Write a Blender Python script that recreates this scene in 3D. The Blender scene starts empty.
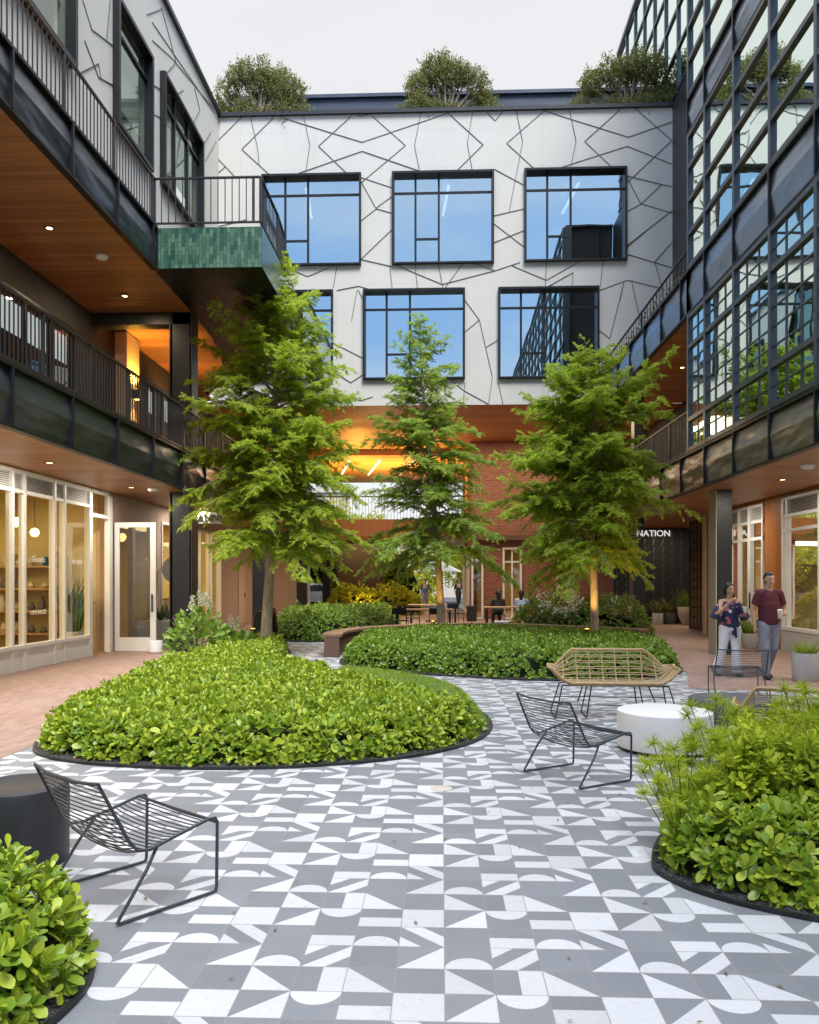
import bpy, math, random
import numpy as np
from mathutils import Vector, Matrix
random.seed(7); rng = np.random.default_rng(7)
S = bpy.context.scene
COL = S.collection
PI = math.pi
ORG = {}
# ------------------------------------------------------------------ object helpers
def tag(o, label=None, cat=None, group=None, kind=None):
    if label: o['label'] = label
    if cat: o['category'] = cat
    if group: o['group'] = group
    if kind: o['kind'] = kind
    return o
def thing(name, loc, label, cat, group=None, rz=0):
    o = bpy.data.objects.new(name, None); COL.objects.link(o)
    o.empty_display_size = .1
    o.location = loc; o.rotation_euler = (0, 0, rz); ORG[o.name] = Vector(loc)
    return tag(o, label, cat, group)
class MB:
    def __init__(s): s.v = []; s.f = []; s.sm = []
    def add(s, vs, fs, smooth=False):
        b = len(s.v); s.v.extend([tuple(p) for p in vs]); s.f.extend([tuple(i+b for i in f) for f in fs]); s.sm.extend([smooth]*len(fs)); return s
    def box(s, x0, x1, y0, y1, z0, z1):
        if x0 > x1: x0, x1 = x1, x0
        if y0 > y1: y0, y1 = y1, y0
        if z0 > z1: z0, z1 = z1, z0
        return s.add([(x0,y0,z0),(x1,y0,z0),(x1,y1,z0),(x0,y1,z0),(x0,y0,z1),(x1,y0,z1),(x1,y1,z1),(x0,y1,z1)],
              [(0,3,2,1),(4,5,6,7),(0,1,5,4),(1,2,6,5),(2,3,7,6),(3,0,4,7)])
    def quad(s, a, b, c, d): return s.add([a,b,c,d], [(0,1,2,3)])
    def bar(s, a, b, w, h=None, up=(0,0,1)):
        a = Vector(a); b = Vector(b); d = (b-a).normalized(); up = Vector(up)
        if abs(d.dot(up)) > .98: up = Vector((1,0,0))
        x = d.cross(up).normalized(); y = x.cross(d); h = h or w
        vs = []
        for p in (a, b):
            for i, j in ((-1,-1),(1,-1),(1,1),(-1,1)): vs.append(p + x*i*w/2 + y*j*h/2)
        return s.add(vs, [(0,1,2,3),(7,6,5,4),(0,4,5,1),(1,5,6,2),(2,6,7,3),(3,7,4,0)])
    def tube(s, pts, r, n=8, closed=False, caps=True, flat=1.0):
        pts = [Vector(p) for p in pts]; m = len(pts)
        rs = r if isinstance(r, (list, tuple)) else [r]*m
        vs = []; prev = None
        for i, p in enumerate(pts):
            if closed: d = pts[(i+1) % m]-pts[i-1]
            else: d = pts[min(i+1, m-1)]-pts[max(i-1, 0)]
            d.normalize()
            if prev is None:
                a = Vector((0,0,1)) if abs(d.z) < .9 else Vector((1,0,0))
                x = d.cross(a).normalized()
            else:
                x = prev-d*prev.dot(d)
                if x.length < 1e-5: x = d.orthogonal()
                x.normalize()
            prev = x; y = d.cross(x)
            for k in range(n):
                t = 2*PI*k/n; vs.append(p+(x*math.cos(t)+y*math.sin(t)*flat)*rs[i])
        fs = []
        for i in range(m if closed else m-1):
            for k in range(n):
                a = i*n+k; b = i*n+(k+1) % n; j = (i+1) % m
                fs.append((a, b, j*n+(k+1) % n, j*n+k))
        if caps and not closed: fs += [tuple(range(n))[::-1], tuple((m-1)*n+k for k in range(n))]
        return s.add(vs, fs, True)
    def lathe(s, prof, c=(0,0,0), n=48, sx=1, sy=1):
        vs = []; m = len(prof)
        for r, z in prof:
            for k in range(n):
                t = 2*PI*k/n; vs.append((c[0]+r*math.cos(t)*sx, c[1]+r*math.sin(t)*sy, c[2]+z))
        fs = [(i*n+k, i*n+(k+1) % n, (i+1)*n+(k+1) % n, (i+1)*n+k) for i in range(m-1) for k in range(n)]
        if prof[0][0] > 1e-6: fs.append(tuple(range(n))[::-1])
        if prof[-1][0] > 1e-6: fs.append(tuple((m-1)*n+k for k in range(n)))
        s.add(vs, fs, True)
        return s
    def build(s, name, mat, parent=None, label=None, cat=None, group=None, kind=None, sharp=True):
        me = bpy.data.meshes.new(name)
        o = bpy.data.objects.new(name, me); COL.objects.link(o)
        org = Vector((0,0,0))
        if parent is not None: o.parent = parent; org = ORG[parent.name]
        elif s.v and kind != 'structure':
            vs = np.array(s.v); lo = vs.min(0); hi = vs.max(0)
            org = Vector(((lo[0]+hi[0])/2, (lo[1]+hi[1])/2, lo[2])); o.location = org
        ORG[o.name] = org
        me.from_pydata([(p[0]-org[0], p[1]-org[1], p[2]-org[2]) for p in s.v], [], s.f)
        if any(s.sm):
            me.polygons.foreach_set('use_smooth', s.sm)
            if sharp: me.set_sharp_from_angle(angle=math.radians(38))
        if mat: me.materials.append(mat)
        me.update()
        return tag(o, label, cat, group, kind)
def dup(root, loc, rz=0, label=None, group=None, sc=None):
    r = root.copy(); COL.objects.link(r); r.location = loc; r.rotation_euler = (0,0,rz)
    if sc: r.scale = (sc, sc, sc)
    if label: r['label'] = label
    if group: r['group'] = group
    for ch in list(root.children):
        c = ch.copy(); COL.objects.link(c); c.parent = r
        for g in list(ch.children):
            d = g.copy(); COL.objects.link(d); d.parent = c
    return r
def np_mesh(name, tmpl_v, tmpl_f, P, D, Nn, L, W, mat, parent=None, twist=None, curl=None, **kw):
    """many copies of a small leaf-like template: x along D, y sideways, z along the normal"""
    N = len(P); D = D/np.linalg.norm(D, axis=1, keepdims=True)
    Sd = np.cross(Nn, D); Sd /= (np.linalg.norm(Sd, axis=1, keepdims=True)+1e-9); Nn = np.cross(D, Sd)
    T = np.array(tmpl_v); m = len(T)
    V = P[:,None,:] + D[:,None,:]*(T[None,:,0:1]*L[:,None,None]) + Sd[:,None,:]*(T[None,:,1:2]*W[:,None,None]) + Nn[:,None,:]*(T[None,:,2:3]*L[:,None,None])
    V = V.reshape(-1,3)
    org = np.array(ORG[parent.name] if parent is not None else (0,0,0)); V = V-org
    lens = np.array([len(f) for f in tmpl_f]); flat = np.concatenate([np.array(f) for f in tmpl_f])
    LI = (flat[None,:] + (np.arange(N)*m)[:,None]).ravel()
    tot = np.tile(lens, N); st = np.concatenate([[0], np.cumsum(tot)[:-1]])
    me = bpy.data.meshes.new(name)
    me.vertices.add(len(V)); me.vertices.foreach_set('co', V.ravel().astype('f'))
    me.loops.add(len(LI)); me.loops.foreach_set('vertex_index', LI.astype('i'))
    me.polygons.add(len(tot)); me.polygons.foreach_set('loop_start', st.astype('i')); me.polygons.foreach_set('loop_total', tot.astype('i'))
    me.update(calc_edges=True)
    me.materials.append(mat)
    o = bpy.data.objects.new(name, me); COL.objects.link(o)
    if parent is not None: o.parent = parent
    ORG[o.name] = Vector(org)
    return tag(o, kw.get('label'), kw.get('cat'), kw.get('group'), kw.get('kind'))
# ------------------------------------------------------------------ material helpers
class NT:
    def __init__(s, name):
        s.m = bpy.data.materials.new(name); s.m.use_nodes = True; s.t = s.m.node_tree; s.t.nodes.clear()
        s.out = s.t.nodes.new('ShaderNodeOutputMaterial')
    def n(s, typ, **kw):
        nd = s.t.nodes.new(typ)
        for k, v in kw.items(): setattr(nd, k, v)
        return nd
    def link(s, a, b): s.t.links.new(a, b)
    def setv(s, sock, v):
        if hasattr(v, 'is_linked') or isinstance(v, bpy.types.NodeSocket): s.link(v, sock)
        else: sock.default_value = v
    def mth(s, op, a, b=None, c=None):
        nd = s.n('ShaderNodeMath', operation=op)
        s.setv(nd.inputs[0], a)
        if b is not None: s.setv(nd.inputs[1], b)
        if c is not None: s.setv(nd.inputs[2], c)
        return nd.outputs[0]
    def mix(s, f, a, b, mode='MIX'):
        nd = s.n('ShaderNodeMix', data_type='RGBA', blend_type=mode)
        s.setv(nd.inputs[0], f); s.setv(nd.inputs[6], a if not isinstance(a, tuple) else (*a[:3], 1)); s.setv(nd.inputs[7], b if not isinstance(b, tuple) else (*b[:3], 1))
        return nd.outputs[2]
    def pos(s): return s.n('ShaderNodeNewGeometry').outputs['Position']
    def objc(s): return s.n('ShaderNodeTexCoord').outputs['Object']
    def noise(s, vec, scale, detail=3, rough=.5):
        nd = s.n('ShaderNodeTexNoise'); s.link(vec, nd.inputs['Vector'])
        nd.inputs['Scale'].default_value = scale; nd.inputs['Detail'].default_value = detail; nd.inputs['Roughness'].default_value = rough
        return nd.outputs['Fac']
    def mapv(s, vec, sc=(1,1,1), rot=(0,0,0), loc=(0,0,0)):
        nd = s.n('ShaderNodeMapping'); s.link(vec, nd.inputs[0]); nd.inputs['Scale'].default_value = sc; nd.inputs['Rotation'].default_value = rot; nd.inputs['Location'].default_value = loc
        return nd.outputs[0]
    def ramp(s, f, stops):
        nd = s.n('ShaderNodeValToRGB'); s.link(f, nd.inputs[0]); cr = nd.color_ramp
        while len(cr.elements) < len(stops): cr.elements.new(.5)
        for e, (p, c) in zip(cr.elements, stops): e.position = p; e.color = (*c[:3], 1) if not isinstance(c, (int, float)) else (c, c, c, 1)
        return nd.outputs[0]
    def bump(s, h, st=.3, dist=.01):
        nd = s.n('ShaderNodeBump'); s.link(h, nd.inputs['Height']); nd.inputs['Strength'].default_value = st; nd.inputs['Distance'].default_value = dist
        return nd.outputs[0]
    def bsdf(s, base, rough=.5, metal=0, normal=None, spec=None, coat=0, alpha=None):
        b = s.n('ShaderNodeBsdfPrincipled')
        s.setv(b.inputs['Base Color'], base if not isinstance(base, tuple) else (*base[:3], 1))
        s.setv(b.inputs['Roughness'], rough); s.setv(b.inputs['Metallic'], metal)
        if normal is not None: s.link(normal, b.inputs['Normal'])
        if spec is not None: b.inputs['Specular IOR Level'].default_value = spec
        if coat: b.inputs['Coat Weight'].default_value = coat; b.inputs['Coat Roughness'].default_value = .08
        return b.outputs[0]
    def done(s, sh): s.link(sh, s.out.inputs[0]); return s.m
def simple(name, base, rough=.5, metal=0, var=.12, vs=6, bump=0, bs=40, spec=None, coat=0, obj=True):
    t = NT(name); p = t.objc() if obj else t.pos()
    f = t.noise(p, vs, 4, .6)
    c = t.mix(f, tuple(max(0, k*(1-var)) for k in base), tuple(min(1, k*(1+var)) for k in base))
    nm = t.bump(t.noise(p, bs, 3), bump, .01) if bump else None
    rr = t.mth('MULTIPLY_ADD', t.noise(p, vs*2.3, 3), .2, max(.02, rough-.1))
    return t.done(t.bsdf(c, rr, metal, nm, spec, coat))
def emis(name, col, st):
    t = NT(name); e = t.n('ShaderNodeEmission'); e.inputs[0].default_value = (*col, 1); e.inputs[1].default_value = st
    return t.done(e.outputs[0])
def glassm(name, tint, gtint, fac, fres=.5, wav=0, ws=1.5):
    t = NT(name)
    tr = t.n('ShaderNodeBsdfTransparent'); tr.inputs[0].default_value = (*tint, 1)
    gl = t.n('ShaderNodeBsdfGlossy'); gl.inputs[0].default_value = (*gtint, 1); gl.inputs['Roughness'].default_value = .01
    if wav:
        nm = t.bump(t.noise(t.pos(), ws, 2, .4), wav, .05); t.link(nm, gl.inputs['Normal'])
    lw = t.n('ShaderNodeFresnel'); lw.inputs[0].default_value = 1.5
    f = t.mth('MULTIPLY_ADD', lw.outputs[0], fres, fac); f = t.mth('MINIMUM', f, 1.0)
    mx = t.n('ShaderNodeMixShader'); t.link(f, mx.inputs[0]); t.link(tr.outputs[0], mx.inputs[1]); t.link(gl.outputs[0], mx.inputs[2])
    return t.done(mx.outputs[0])
M = {}
def make_mats():
    # patterned paving: a 4 x 4 set of two-tone 20 cm tiles
    t = NT('patterned_tile'); sep = t.n('ShaderNodeSeparateXYZ'); t.link(t.pos(), sep.inputs[0])
    x = t.mth('DIVIDE', t.mth('SUBTRACT', sep.outputs[0], .0125), .2); y = t.mth('DIVIDE', t.mth('SUBTRACT', sep.outputs[1], 2.942), .2)
    ix = t.mth('FLOOR', x); iy = t.mth('FLOOR', y); u = t.mth('FRACT', x); v = t.mth('FRACT', y)
    cx = t.mth('FLOORED_MODULO', ix, 4.0); cy = t.mth('FLOORED_MODULO', iy, 4.0)
    lt = lambda a, b: t.mth('LESS_THAN', a, b)
    gt = lambda a, b: t.mth('GREATER_THAN', a, b)
    mu = lambda a, b: t.mth('MULTIPLY', a, b)
    ad = lambda a, b: t.mth('ADD', a, b)
    w = t.mth('SUBTRACT', v, u); s_ = ad(u, v)
    du = t.mth('SUBTRACT', u, .5); du2 = mu(du, du); v1 = t.mth('SUBTRACT', 1.0, v)
    T1 = lt(w, 0.0); T2 = lt(s_, 1.0)
    SB = lt(ad(du2, mu(v, v)), .25); ST = lt(ad(du2, mu(v1, v1)), .25)
    RH = gt(u, .5); BH = lt(v, .5)
    Z = ad(gt(w, .5), mu(gt(w, -.5), lt(w, 0.0))); MM = ad(lt(s_, .5), mu(gt(s_, 1.0), lt(s_, 1.5)))
    one = gt(u, -1.0); tab = {0: [T1, T2, SB, None], 1: [ST, RH, Z, BH], 2: [BH, T2, None, SB], 3: [one, None, T1, MM]}
    tot = None
    for c in range(4):
        cs = t.mth('COMPARE', cx, float(c), .1); acc = None
        for r in range(4):
            if tab[c][r] is None: continue
            k = mu(t.mth('COMPARE', cy, float(r), .1), tab[c][r]); acc = k if acc is None else ad(acc, k)
        k = mu(cs, acc); tot = k if tot is None else ad(tot, k)
    wn = t.n('ShaderNodeTexWhiteNoise', noise_dimensions='2D'); cmb = t.n('ShaderNodeCombineXYZ'); t.link(ix, cmb.inputs[0]); t.link(iy, cmb.inputs[1]); t.link(cmb.outputs[0], wn.inputs[0])
    mot = t.noise(t.pos(), 2.2, 5, .65); mot2 = t.noise(t.pos(), 40, 3)
    wc = t.mix(mot, (.49, .50, .53), (.66, .67, .70)); gc = t.mix(mot, (.165, .178, .203), (.228, .242, .27))
    col = t.mix(tot, gc, wc)
    br = t.mth('MULTIPLY_ADD', wn.outputs[0], .20, .88); br = mu(br, t.mth('MULTIPLY_ADD', mot2, .22, .88))
    vm = t.n('ShaderNodeVectorMath', operation='SCALE'); t.link(col, vm.inputs[0]); t.link(br, vm.inputs['Scale'])
    g = ad(ad(lt(u, .013), gt(u, .987)), ad(lt(v, .013), gt(v, .987))); g = t.mth('MINIMUM', g, 1.0)
    stain = t.ramp(t.noise(t.pos(), .55, 6, .7), [(.35, 0.0), (.75, .35)])
    c2 = t.mix(stain, vm.outputs[0], (.24, .23, .215)); sp_ = t.ramp(t.noise(t.pos(), 17, 4, .7), [(.62, 0.0), (.74, .4)]); c2 = t.mix(sp_, c2, (.2, .19, .18))
    c3 = t.mix(mu(g, .8), c2, (.25, .235, .22))
    nm = t.bump(t.mth('SUBTRACT', 1.0, g), .35, .003)
    M['tile'] = t.done(t.bsdf(c3, t.mth('MULTIPLY_ADD', mot, .25, .42), 0, nm, .35))
    # brick pavers
    t = NT('brick_paver'); p = t.mapv(t.pos(), rot=(0,0,PI/2))
    b = t.n('ShaderNodeTexBrick'); t.link(p, b.inputs['Vector']); b.inputs['Scale'].default_value = 1
    b.inputs['Brick Width'].default_value = .22; b.inputs['Row Height'].default_value = .075; b.inputs['Mortar Size'].default_value = .004; b.inputs['Bias'].default_value = -.1
    b.inputs['Color1'].default_value = (.37,.235,.19,1); b.inputs['Color2'].default_value = (.25,.155,.125,1); b.inputs['Mortar'].default_value = (.22,.17,.14,1)
    c = t.mix(t.ramp(t.noise(t.pos(), .8, 5, .65), [(.3, 0.0), (.8, .4)]), b.outputs[0], (.29,.235,.205))
    M['paver'] = t.done(t.bsdf(c, .7, 0, t.bump(b.outputs['Fac'], -.4, .004), .3))
    # brick wall
    t = NT('red_brick_wall'); sep = t.n('ShaderNodeSeparateXYZ'); t.link(t.pos(), sep.inputs[0]); cm = t.n('ShaderNodeCombineXYZ')
    t.link(t.mth('ADD', sep.outputs[0], sep.outputs[1]), cm.inputs[0]); t.link(sep.outputs[2], cm.inputs[1])
    b = t.n('ShaderNodeTexBrick'); t.link(cm.outputs[0], b.inputs['Vector']); b.inputs['Scale'].default_value = 1
    b.inputs['Brick Width'].default_value = .23; b.inputs['Row Height'].default_value = .08; b.inputs['Mortar Size'].default_value = .008
    b.inputs['Color1'].default_value = (.30,.085,.045,1); b.inputs['Color2'].default_value = (.18,.05,.03,1); b.inputs['Mortar'].default_value = (.3,.24,.2,1)
    M['brick'] = t.done(t.bsdf(b.outputs[0], .8, 0, t.bump(b.outputs['Fac'], -.5, .006)))
    # pale board-formed cladding
    t = NT('pale_concrete_panel'); p = t.pos(); n1 = t.noise(p, .5, 6, .65); n2 = t.noise(t.mapv(p, (9,9,.25)), 1.2, 4, .6); n3 = t.noise(p, 30, 3)
    c = t.mix(n1, (.62,.60,.55), (.78,.755,.70)); c = t.mix(t.ramp(n2, [(.5, 0.0), (.85, .16)]), c, (.5,.49,.46)); c = t.mix(t.mth('MULTIPLY', n3, .15), c, (.5,.5,.48))
    sp2 = t.n('ShaderNodeSeparateXYZ'); t.link(t.pos(), sp2.inputs[0]); hh = t.mth('ADD', t.mth('LESS_THAN', t.mth('FRACT', t.mth('DIVIDE', sp2.outputs[2], 1.28)), .012), t.mth('LESS_THAN', t.mth('FRACT', t.mth('DIVIDE', t.mth('ADD', sp2.outputs[0], sp2.outputs[1]), 2.53)), .006)); c = t.mix(t.mth('MULTIPLY', t.mth('MINIMUM', hh, 1.0), .28), c, (.4,.39,.37))
    M['concrete'] = t.done(t.bsdf(c, .75, 0, t.bump(n3, .08, .004), .3))
    # wood soffit, boards running across
    def wood(name, a, b_, axis='x', bw=.14, rough=.42):
        t = NT(name); p = t.pos(); sep = t.n('ShaderNodeSeparateXYZ'); t.link(p, sep.inputs[0])
        q = t.mth('DIVIDE', sep.outputs[1 if axis == 'x' else 0], bw); iq = t.mth('FLOOR', q); fq = t.mth('FRACT', q)
        lx = sep.outputs[0 if axis == 'x' else 1] if axis != 'z' else sep.outputs[2]
        if axis == 'z': q = t.mth('DIVIDE', t.mth('ADD', sep.outputs[0], sep.outputs[1]), bw); iq = t.mth('FLOOR', q); fq = t.mth('FRACT', q)
        cm = t.n('ShaderNodeCombineXYZ'); t.link(t.mth('MULTIPLY', lx, 1.2), cm.inputs[0]); t.link(t.mth('MULTIPLY', q, 3.0), cm.inputs[1]); t.link(t.mth('MULTIPLY', iq, 7.3), cm.inputs[2])
        gr = t.noise(cm.outputs[0], 2.2, 5, .65)
        wn = t.n('ShaderNodeTexWhiteNoise', noise_dimensions='1D'); t.link(iq, wn.inputs['W'])
        f = t.mth('ADD', t.mth('MULTIPLY', gr, .6), t.mth('MULTIPLY', wn.outputs[0], .4))
        c = t.ramp(f, [(.2, a), (.8, b_)])
        g = t.mth('LESS_THAN', fq, .05)
        c = t.mix(t.mth('MULTIPLY', g, .8), c, (.03,.012,.005))
        return t.done(t.bsdf(c, rough, 0, t.bump(t.mth('SUBTRACT', 1.0, g), .4, .006), .4))
    M['soffit'] = wood('cedar_soffit', (.30,.128,.052), (.53,.26,.12), 'x', .13)
    M['woodwall'] = wood('oak_cladding', (.30,.10,.025), (.46,.18,.05), 'z', .16)
    M['bench'] = wood('bench_timber', (.16,.10,.065), (.28,.185,.12), 'z', .1)
    M['teak'] = wood('teak_board', (.32,.18,.09), (.5,.31,.17), 'x', .09)
    # dark metal fascia, slightly rippled so its reflections swim
    def metal(name, base, rough, rip, sc=1.1, met=.85):
        t = NT(name); p = t.pos(); n1 = t.noise(t.mapv(p, (1,.7,2.2)), sc, 2, .4); n2 = t.noise(p, 1.6, 4, .6)
        c = t.mix(n2, tuple(k*.8 for k in base), tuple(k*1.2 for k in base))
        return t.done(t.bsdf(c, t.mth('MULTIPLY_ADD', t.noise(p, 1.3, 2), .12, rough-.06), met, t.bump(n1, rip, .25)))
    M['fascia'] = metal('dark_bronze_panel', (.085,.09,.105), .30, .4, met=.6)
    M['fascia_r'] = metal('bronze_panel', (.34,.295,.265), .38, .7, met=.7)
    M['fascia_b'] = metal('blue_grey_panel', (.24,.28,.35), .28, .15)
    M['parapet'] = metal('slate_blue_parapet', (.05,.065,.10), .5, .05, met=.2)
    M['black'] = simple('black_steel', (.018,.019,.022), .42, .4, .2)
    M['rail'] = simple('dark_railing_steel', (.045,.045,.05), .42, .5, .2)
    M['col'] = simple('dark_painted_steel', (.022,.026,.032), .38, .3, .2, bump=.05)
    M['mull'] = simple('dark_grey_mullion', (.10,.108,.125), .38, .6, .12)
    M['white'] = simple('white_aluminium', (.84,.85,.87), .35, 0, .04)
    M['cream'] = simple('cream_plaster', (.60,.50,.38), .8, 0, .08, bump=.1)
    M['warmwall'] = simple('warm_interior_wall', (.64,.53,.26), .8, 0, .15, 1.5)
    M['pink'] = simple('pink_limestone_wall', (.50,.37,.31), .8, 0, .16, 3, bump=.25, bs=25)
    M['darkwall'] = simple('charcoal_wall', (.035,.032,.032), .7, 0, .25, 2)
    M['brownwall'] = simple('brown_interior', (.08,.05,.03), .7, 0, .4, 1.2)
    M['louver'] = simple('grey_louvre', (.66,.65,.64), .5, .2, .08)
    M['slatdark'] = simple('louvre_backing', (.08,.08,.08), .7)
    M['asphalt'] = simple('asphalt', (.06,.06,.062), .9, 0, .2, 12, obj=False)
    M['farwall'] = simple('pale_far_building', (.62,.56,.46), .8, 0, .12, .3)
    M['gravel'] = None
    t = NT('black_gravel'); vo = t.n('ShaderNodeTexVoronoi'); t.link(t.pos(), vo.inputs['Vector']); vo.inputs['Scale'].default_value = 60
    c = t.ramp(t.noise(t.pos(), 60, 2), [(.3, (.012,.012,.013)), (.62, (.06,.06,.065)), (.78, (.25,.24,.22))])
    M['gravel'] = t.done(t.bsdf(c, .7, 0, t.bump(vo.outputs[0], .9, .02)))
    M['soil'] = simple('mulch_soil', (.03,.022,.014), .95, 0, .4, 14, bump=.6, bs=50, obj=False)
    M['edge'] = simple('black_steel_edging', (.02,.021,.022), .5, .3)
    M['green_tile'] = None
    t = NT('glazed_green_tile'); sep = t.n('ShaderNodeSeparateXYZ'); t.link(t.pos(), sep.inputs[0]); cm = t.n('ShaderNodeCombineXYZ')
    t.link(t.mth('ADD', sep.outputs[0], sep.outputs[1]), cm.inputs[1]); t.link(sep.outputs[2], cm.inputs[0])
    b = t.n('ShaderNodeTexBrick'); t.link(cm.outputs[0], b.inputs['Vector']); b.inputs['Scale'].default_value = 1; b.inputs['Brick Width'].default_value = .17; b.inputs['Row Height'].default_value = .068; b.inputs['Mortar Size'].default_value = .004
    b.inputs['Color1'].default_value = (.012,.07,.05,1); b.inputs['Color2'].default_value = (.17,.30,.19,1); b.inputs['Mortar'].default_value = (.02,.04,.035,1)
    M['green_tile'] = t.done(t.bsdf(t.mix(t.mth('MULTIPLY', t.noise(t.pos(), 3.5, 3), .7), b.outputs[0], (.03,.10,.08)), .16, 0, t.bump(b.outputs['Fac'], -.6, .005), .7))
    t = NT('dark_glazed_tile'); b = t.n('ShaderNodeTexBrick'); t.link(t.mapv(t.pos(), rot=(0,0,.0)), b.inputs['Vector']); b.inputs['Scale'].default_value = 1; b.inputs['Brick Width'].default_value = .3; b.inputs['Row Height'].default_value = .075; b.inputs['Mortar Size'].default_value = .005
    b.inputs['Color1'].default_value = (.028,.03,.028,1); b.inputs['Color2'].default_value = (.012,.014,.014,1); b.inputs['Mortar'].default_value = (.005,.005,.005,1)
    M['dark_tile'] = t.done(t.bsdf(b.outputs[0], .25, 0, t.bump(t.noise(t.pos(), 9, 2), .5, .03)))
    M['glass_up'] = glassm('blue_mirror_glass', (.32,.42,.5), (.80,.94,1.0), .74, .4, .05, .9)
    M['glass_bay'] = glassm('green_reflective_glass', (.20,.24,.22), (.90,1.0,.93), .80, .5, .10, .8)
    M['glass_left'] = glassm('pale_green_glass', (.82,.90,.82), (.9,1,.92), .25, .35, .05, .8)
    M['reflection_backing'] = simple('pale_reflection_backing', (.62,.68,.60), .8, 0, .08, 2)  # pale sheet colour standing in for the bright reflection in the left panes
    M['glass_store'] = glassm('shop_glass', (.84,.87,.84), (1,1,1), .13, .7, .03, .8)
    M['glass_door'] = glassm('door_glass', (.62,.68,.64), (1,1,1), .14, .7, .02, .8)
    M['lamp'] = emis('warm_lamp', (1,.62,.22), 9)
    M['glow_letter'] = emis('glowing_white_lettering', (1,.97,.9), .75)  # brightness put into the white letters as glow; they are no lamp
    M['lampw'] = emis('white_strip_lamp', (.9,.95,1), 3)
    M['lampo'] = emis('amber_lamp', (1,.5,.08), 16)
    M['vinyl'] = simple('white_vinyl', (.85,.85,.85), .5)
    M['ink'] = simple('black_lettering', (.015,.015,.015), .5)
    M['joint'] = simple('dark_joint', (.12,.115,.11), .8)
    M['wire'] = simple('grey_powder_coat', (.055,.062,.075), .4, .5, .1)
    M['cylblack'] = simple('black_rotomoulded', (.020,.021,.024), .5, 0, .15, bump=.1, bs=60)
    M['conc_dark'] = simple('charcoal_concrete', (.085,.09,.10), .8, 0, .2, 5, bump=.15)
    t = NT('terrazzo_white'); vo = t.n('ShaderNodeTexVoronoi'); t.link(t.objc(), vo.inputs['Vector']); vo.inputs['Scale'].default_value = 70
    c = t.mix(t.mth('MULTIPLY', t.mth('LESS_THAN', vo.outputs[0], .28), .22), (.76,.755,.74), (.5,.48,.45)); c = t.mix(t.ramp(t.noise(t.objc(), 3, 5, .6), [(.4, 0.0), (.9, .3)]), c, (.55,.54,.52))
    M['terrazzo'] = t.done(t.bsdf(c, .5, 0))
    M['pot_grey'] = simple('pale_grey_planter', (.52,.53,.53), .75, 0, .1, 4, bump=.1)
    M['pot_beige'] = simple('beige_planter', (.50,.45,.38), .8, 0, .1, 4, bump=.1)
    M['pot_dark'] = simple('dark_planter', (.12,.12,.12), .8, 0, .15, 4)
    t = NT('rattan'); n = t.noise(t.mapv(t.objc(), (30,30,30)), 3, 3); M['rattan'] = t.done(t.bsdf(t.ramp(n, [(.3, (.30,.19,.085)), (.7, (.56,.40,.20))]), .5, 0, t.bump(n, .4, .002)))
    M['corten'] = simple('weathered_steel', (.13,.075,.052), .75, .2, .35, 5, bump=.1)
    t = NT('bark'); p = t.mapv(t.objc(), (9,9,1.6)); n = t.noise(p, 3, 5, .7); M['bark'] = t.done(t.bsdf(t.ramp(n, [(.3, (.20,.155,.115)), (.7, (.52,.44,.36))]), .9, 0, t.bump(n, .6, .02)))
    def leaf(name, stops, rough=.42, trans=.3, spec=.45, nz=1.4):
        t = NT(name); g = t.n('ShaderNodeNewGeometry'); r = g.outputs['Random Per Island']
        f = t.mth('ADD', t.mth('MULTIPLY', r, .55), t.mth('MULTIPLY', t.noise(g.outputs['Position'], nz, 4, .6), .45))
        c = t.ramp(f, stops); b = t.bsdf(c, rough, 0, None, spec)
        tr = t.n('ShaderNodeBsdfTranslucent'); c2 = t.mix(.5, c, (.30,.42,.03)); t.link(c2, tr.inputs[0])
        mx = t.n('ShaderNodeMixShader'); mx.inputs[0].default_value = trans; t.link(b, mx.inputs[1]); t.link(tr.outputs[0], mx.inputs[2])
        return t.done(mx.outputs[0])
    M['hedge'] = leaf('glossy_hedge_leaf', [(.04, (.30,.20,.06)), (.07, (.07,.17,.02)), (.40, (.22,.34,.025)), (.68, (.42,.50,.04)), (.93, (.58,.66,.10))], .38, .30, .45)
    M['hedge_far'] = leaf('green_groundcover_leaf', [(.12, (.07,.16,.02)), (.5, (.19,.32,.035)), (.95, (.40,.50,.08))], .38, .28, .45)
    M['cypress'] = leaf('feathery_needle', [(.1, (.21,.33,.045)), (.45, (.43,.54,.06)), (.8, (.64,.71,.11)), (1, (.80,.80,.22))], .6, .6, .12)
    M['cypress_dk'] = leaf('bluegreen_needle', [(.1, (.17,.27,.055)), (.45, (.33,.46,.085)), (.8, (.50,.61,.14)), (1, (.64,.70,.22))], .6, .58, .12)
    M['olive'] = leaf('olive_leaf', [(.1, (.07,.075,.03)), (.5, (.20,.20,.085)), (.95, (.46,.38,.18))], .6, .3, .2)
    M['papyrus'] = leaf('papyrus_leaf', [(.1, (.22,.32,.02)), (.5, (.46,.56,.035)), (.8, (.68,.70,.06)), (1, (.78,.58,.06))], .5, .4, .3)
    M['yellowleaf'] = leaf('yellow_lit_leaf', [(.1, (.22,.26,.015)), (.5, (.45,.44,.03)), (.95, (.75,.66,.08))], .6, .5, .2, .5)  # yellow green leaf with the yellow light mixed into its colour
    M['hydra'] = leaf('oakleaf', [(.1, (.12,.24,.05)), (.5, (.25,.42,.08)), (.95, (.45,.58,.16))], .6, .3, .2)
    M['bloom'] = leaf('cream_bloom', [(.1, (.5,.5,.40)), (.95, (.8,.78,.66))], .7, .3, .2)
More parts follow.
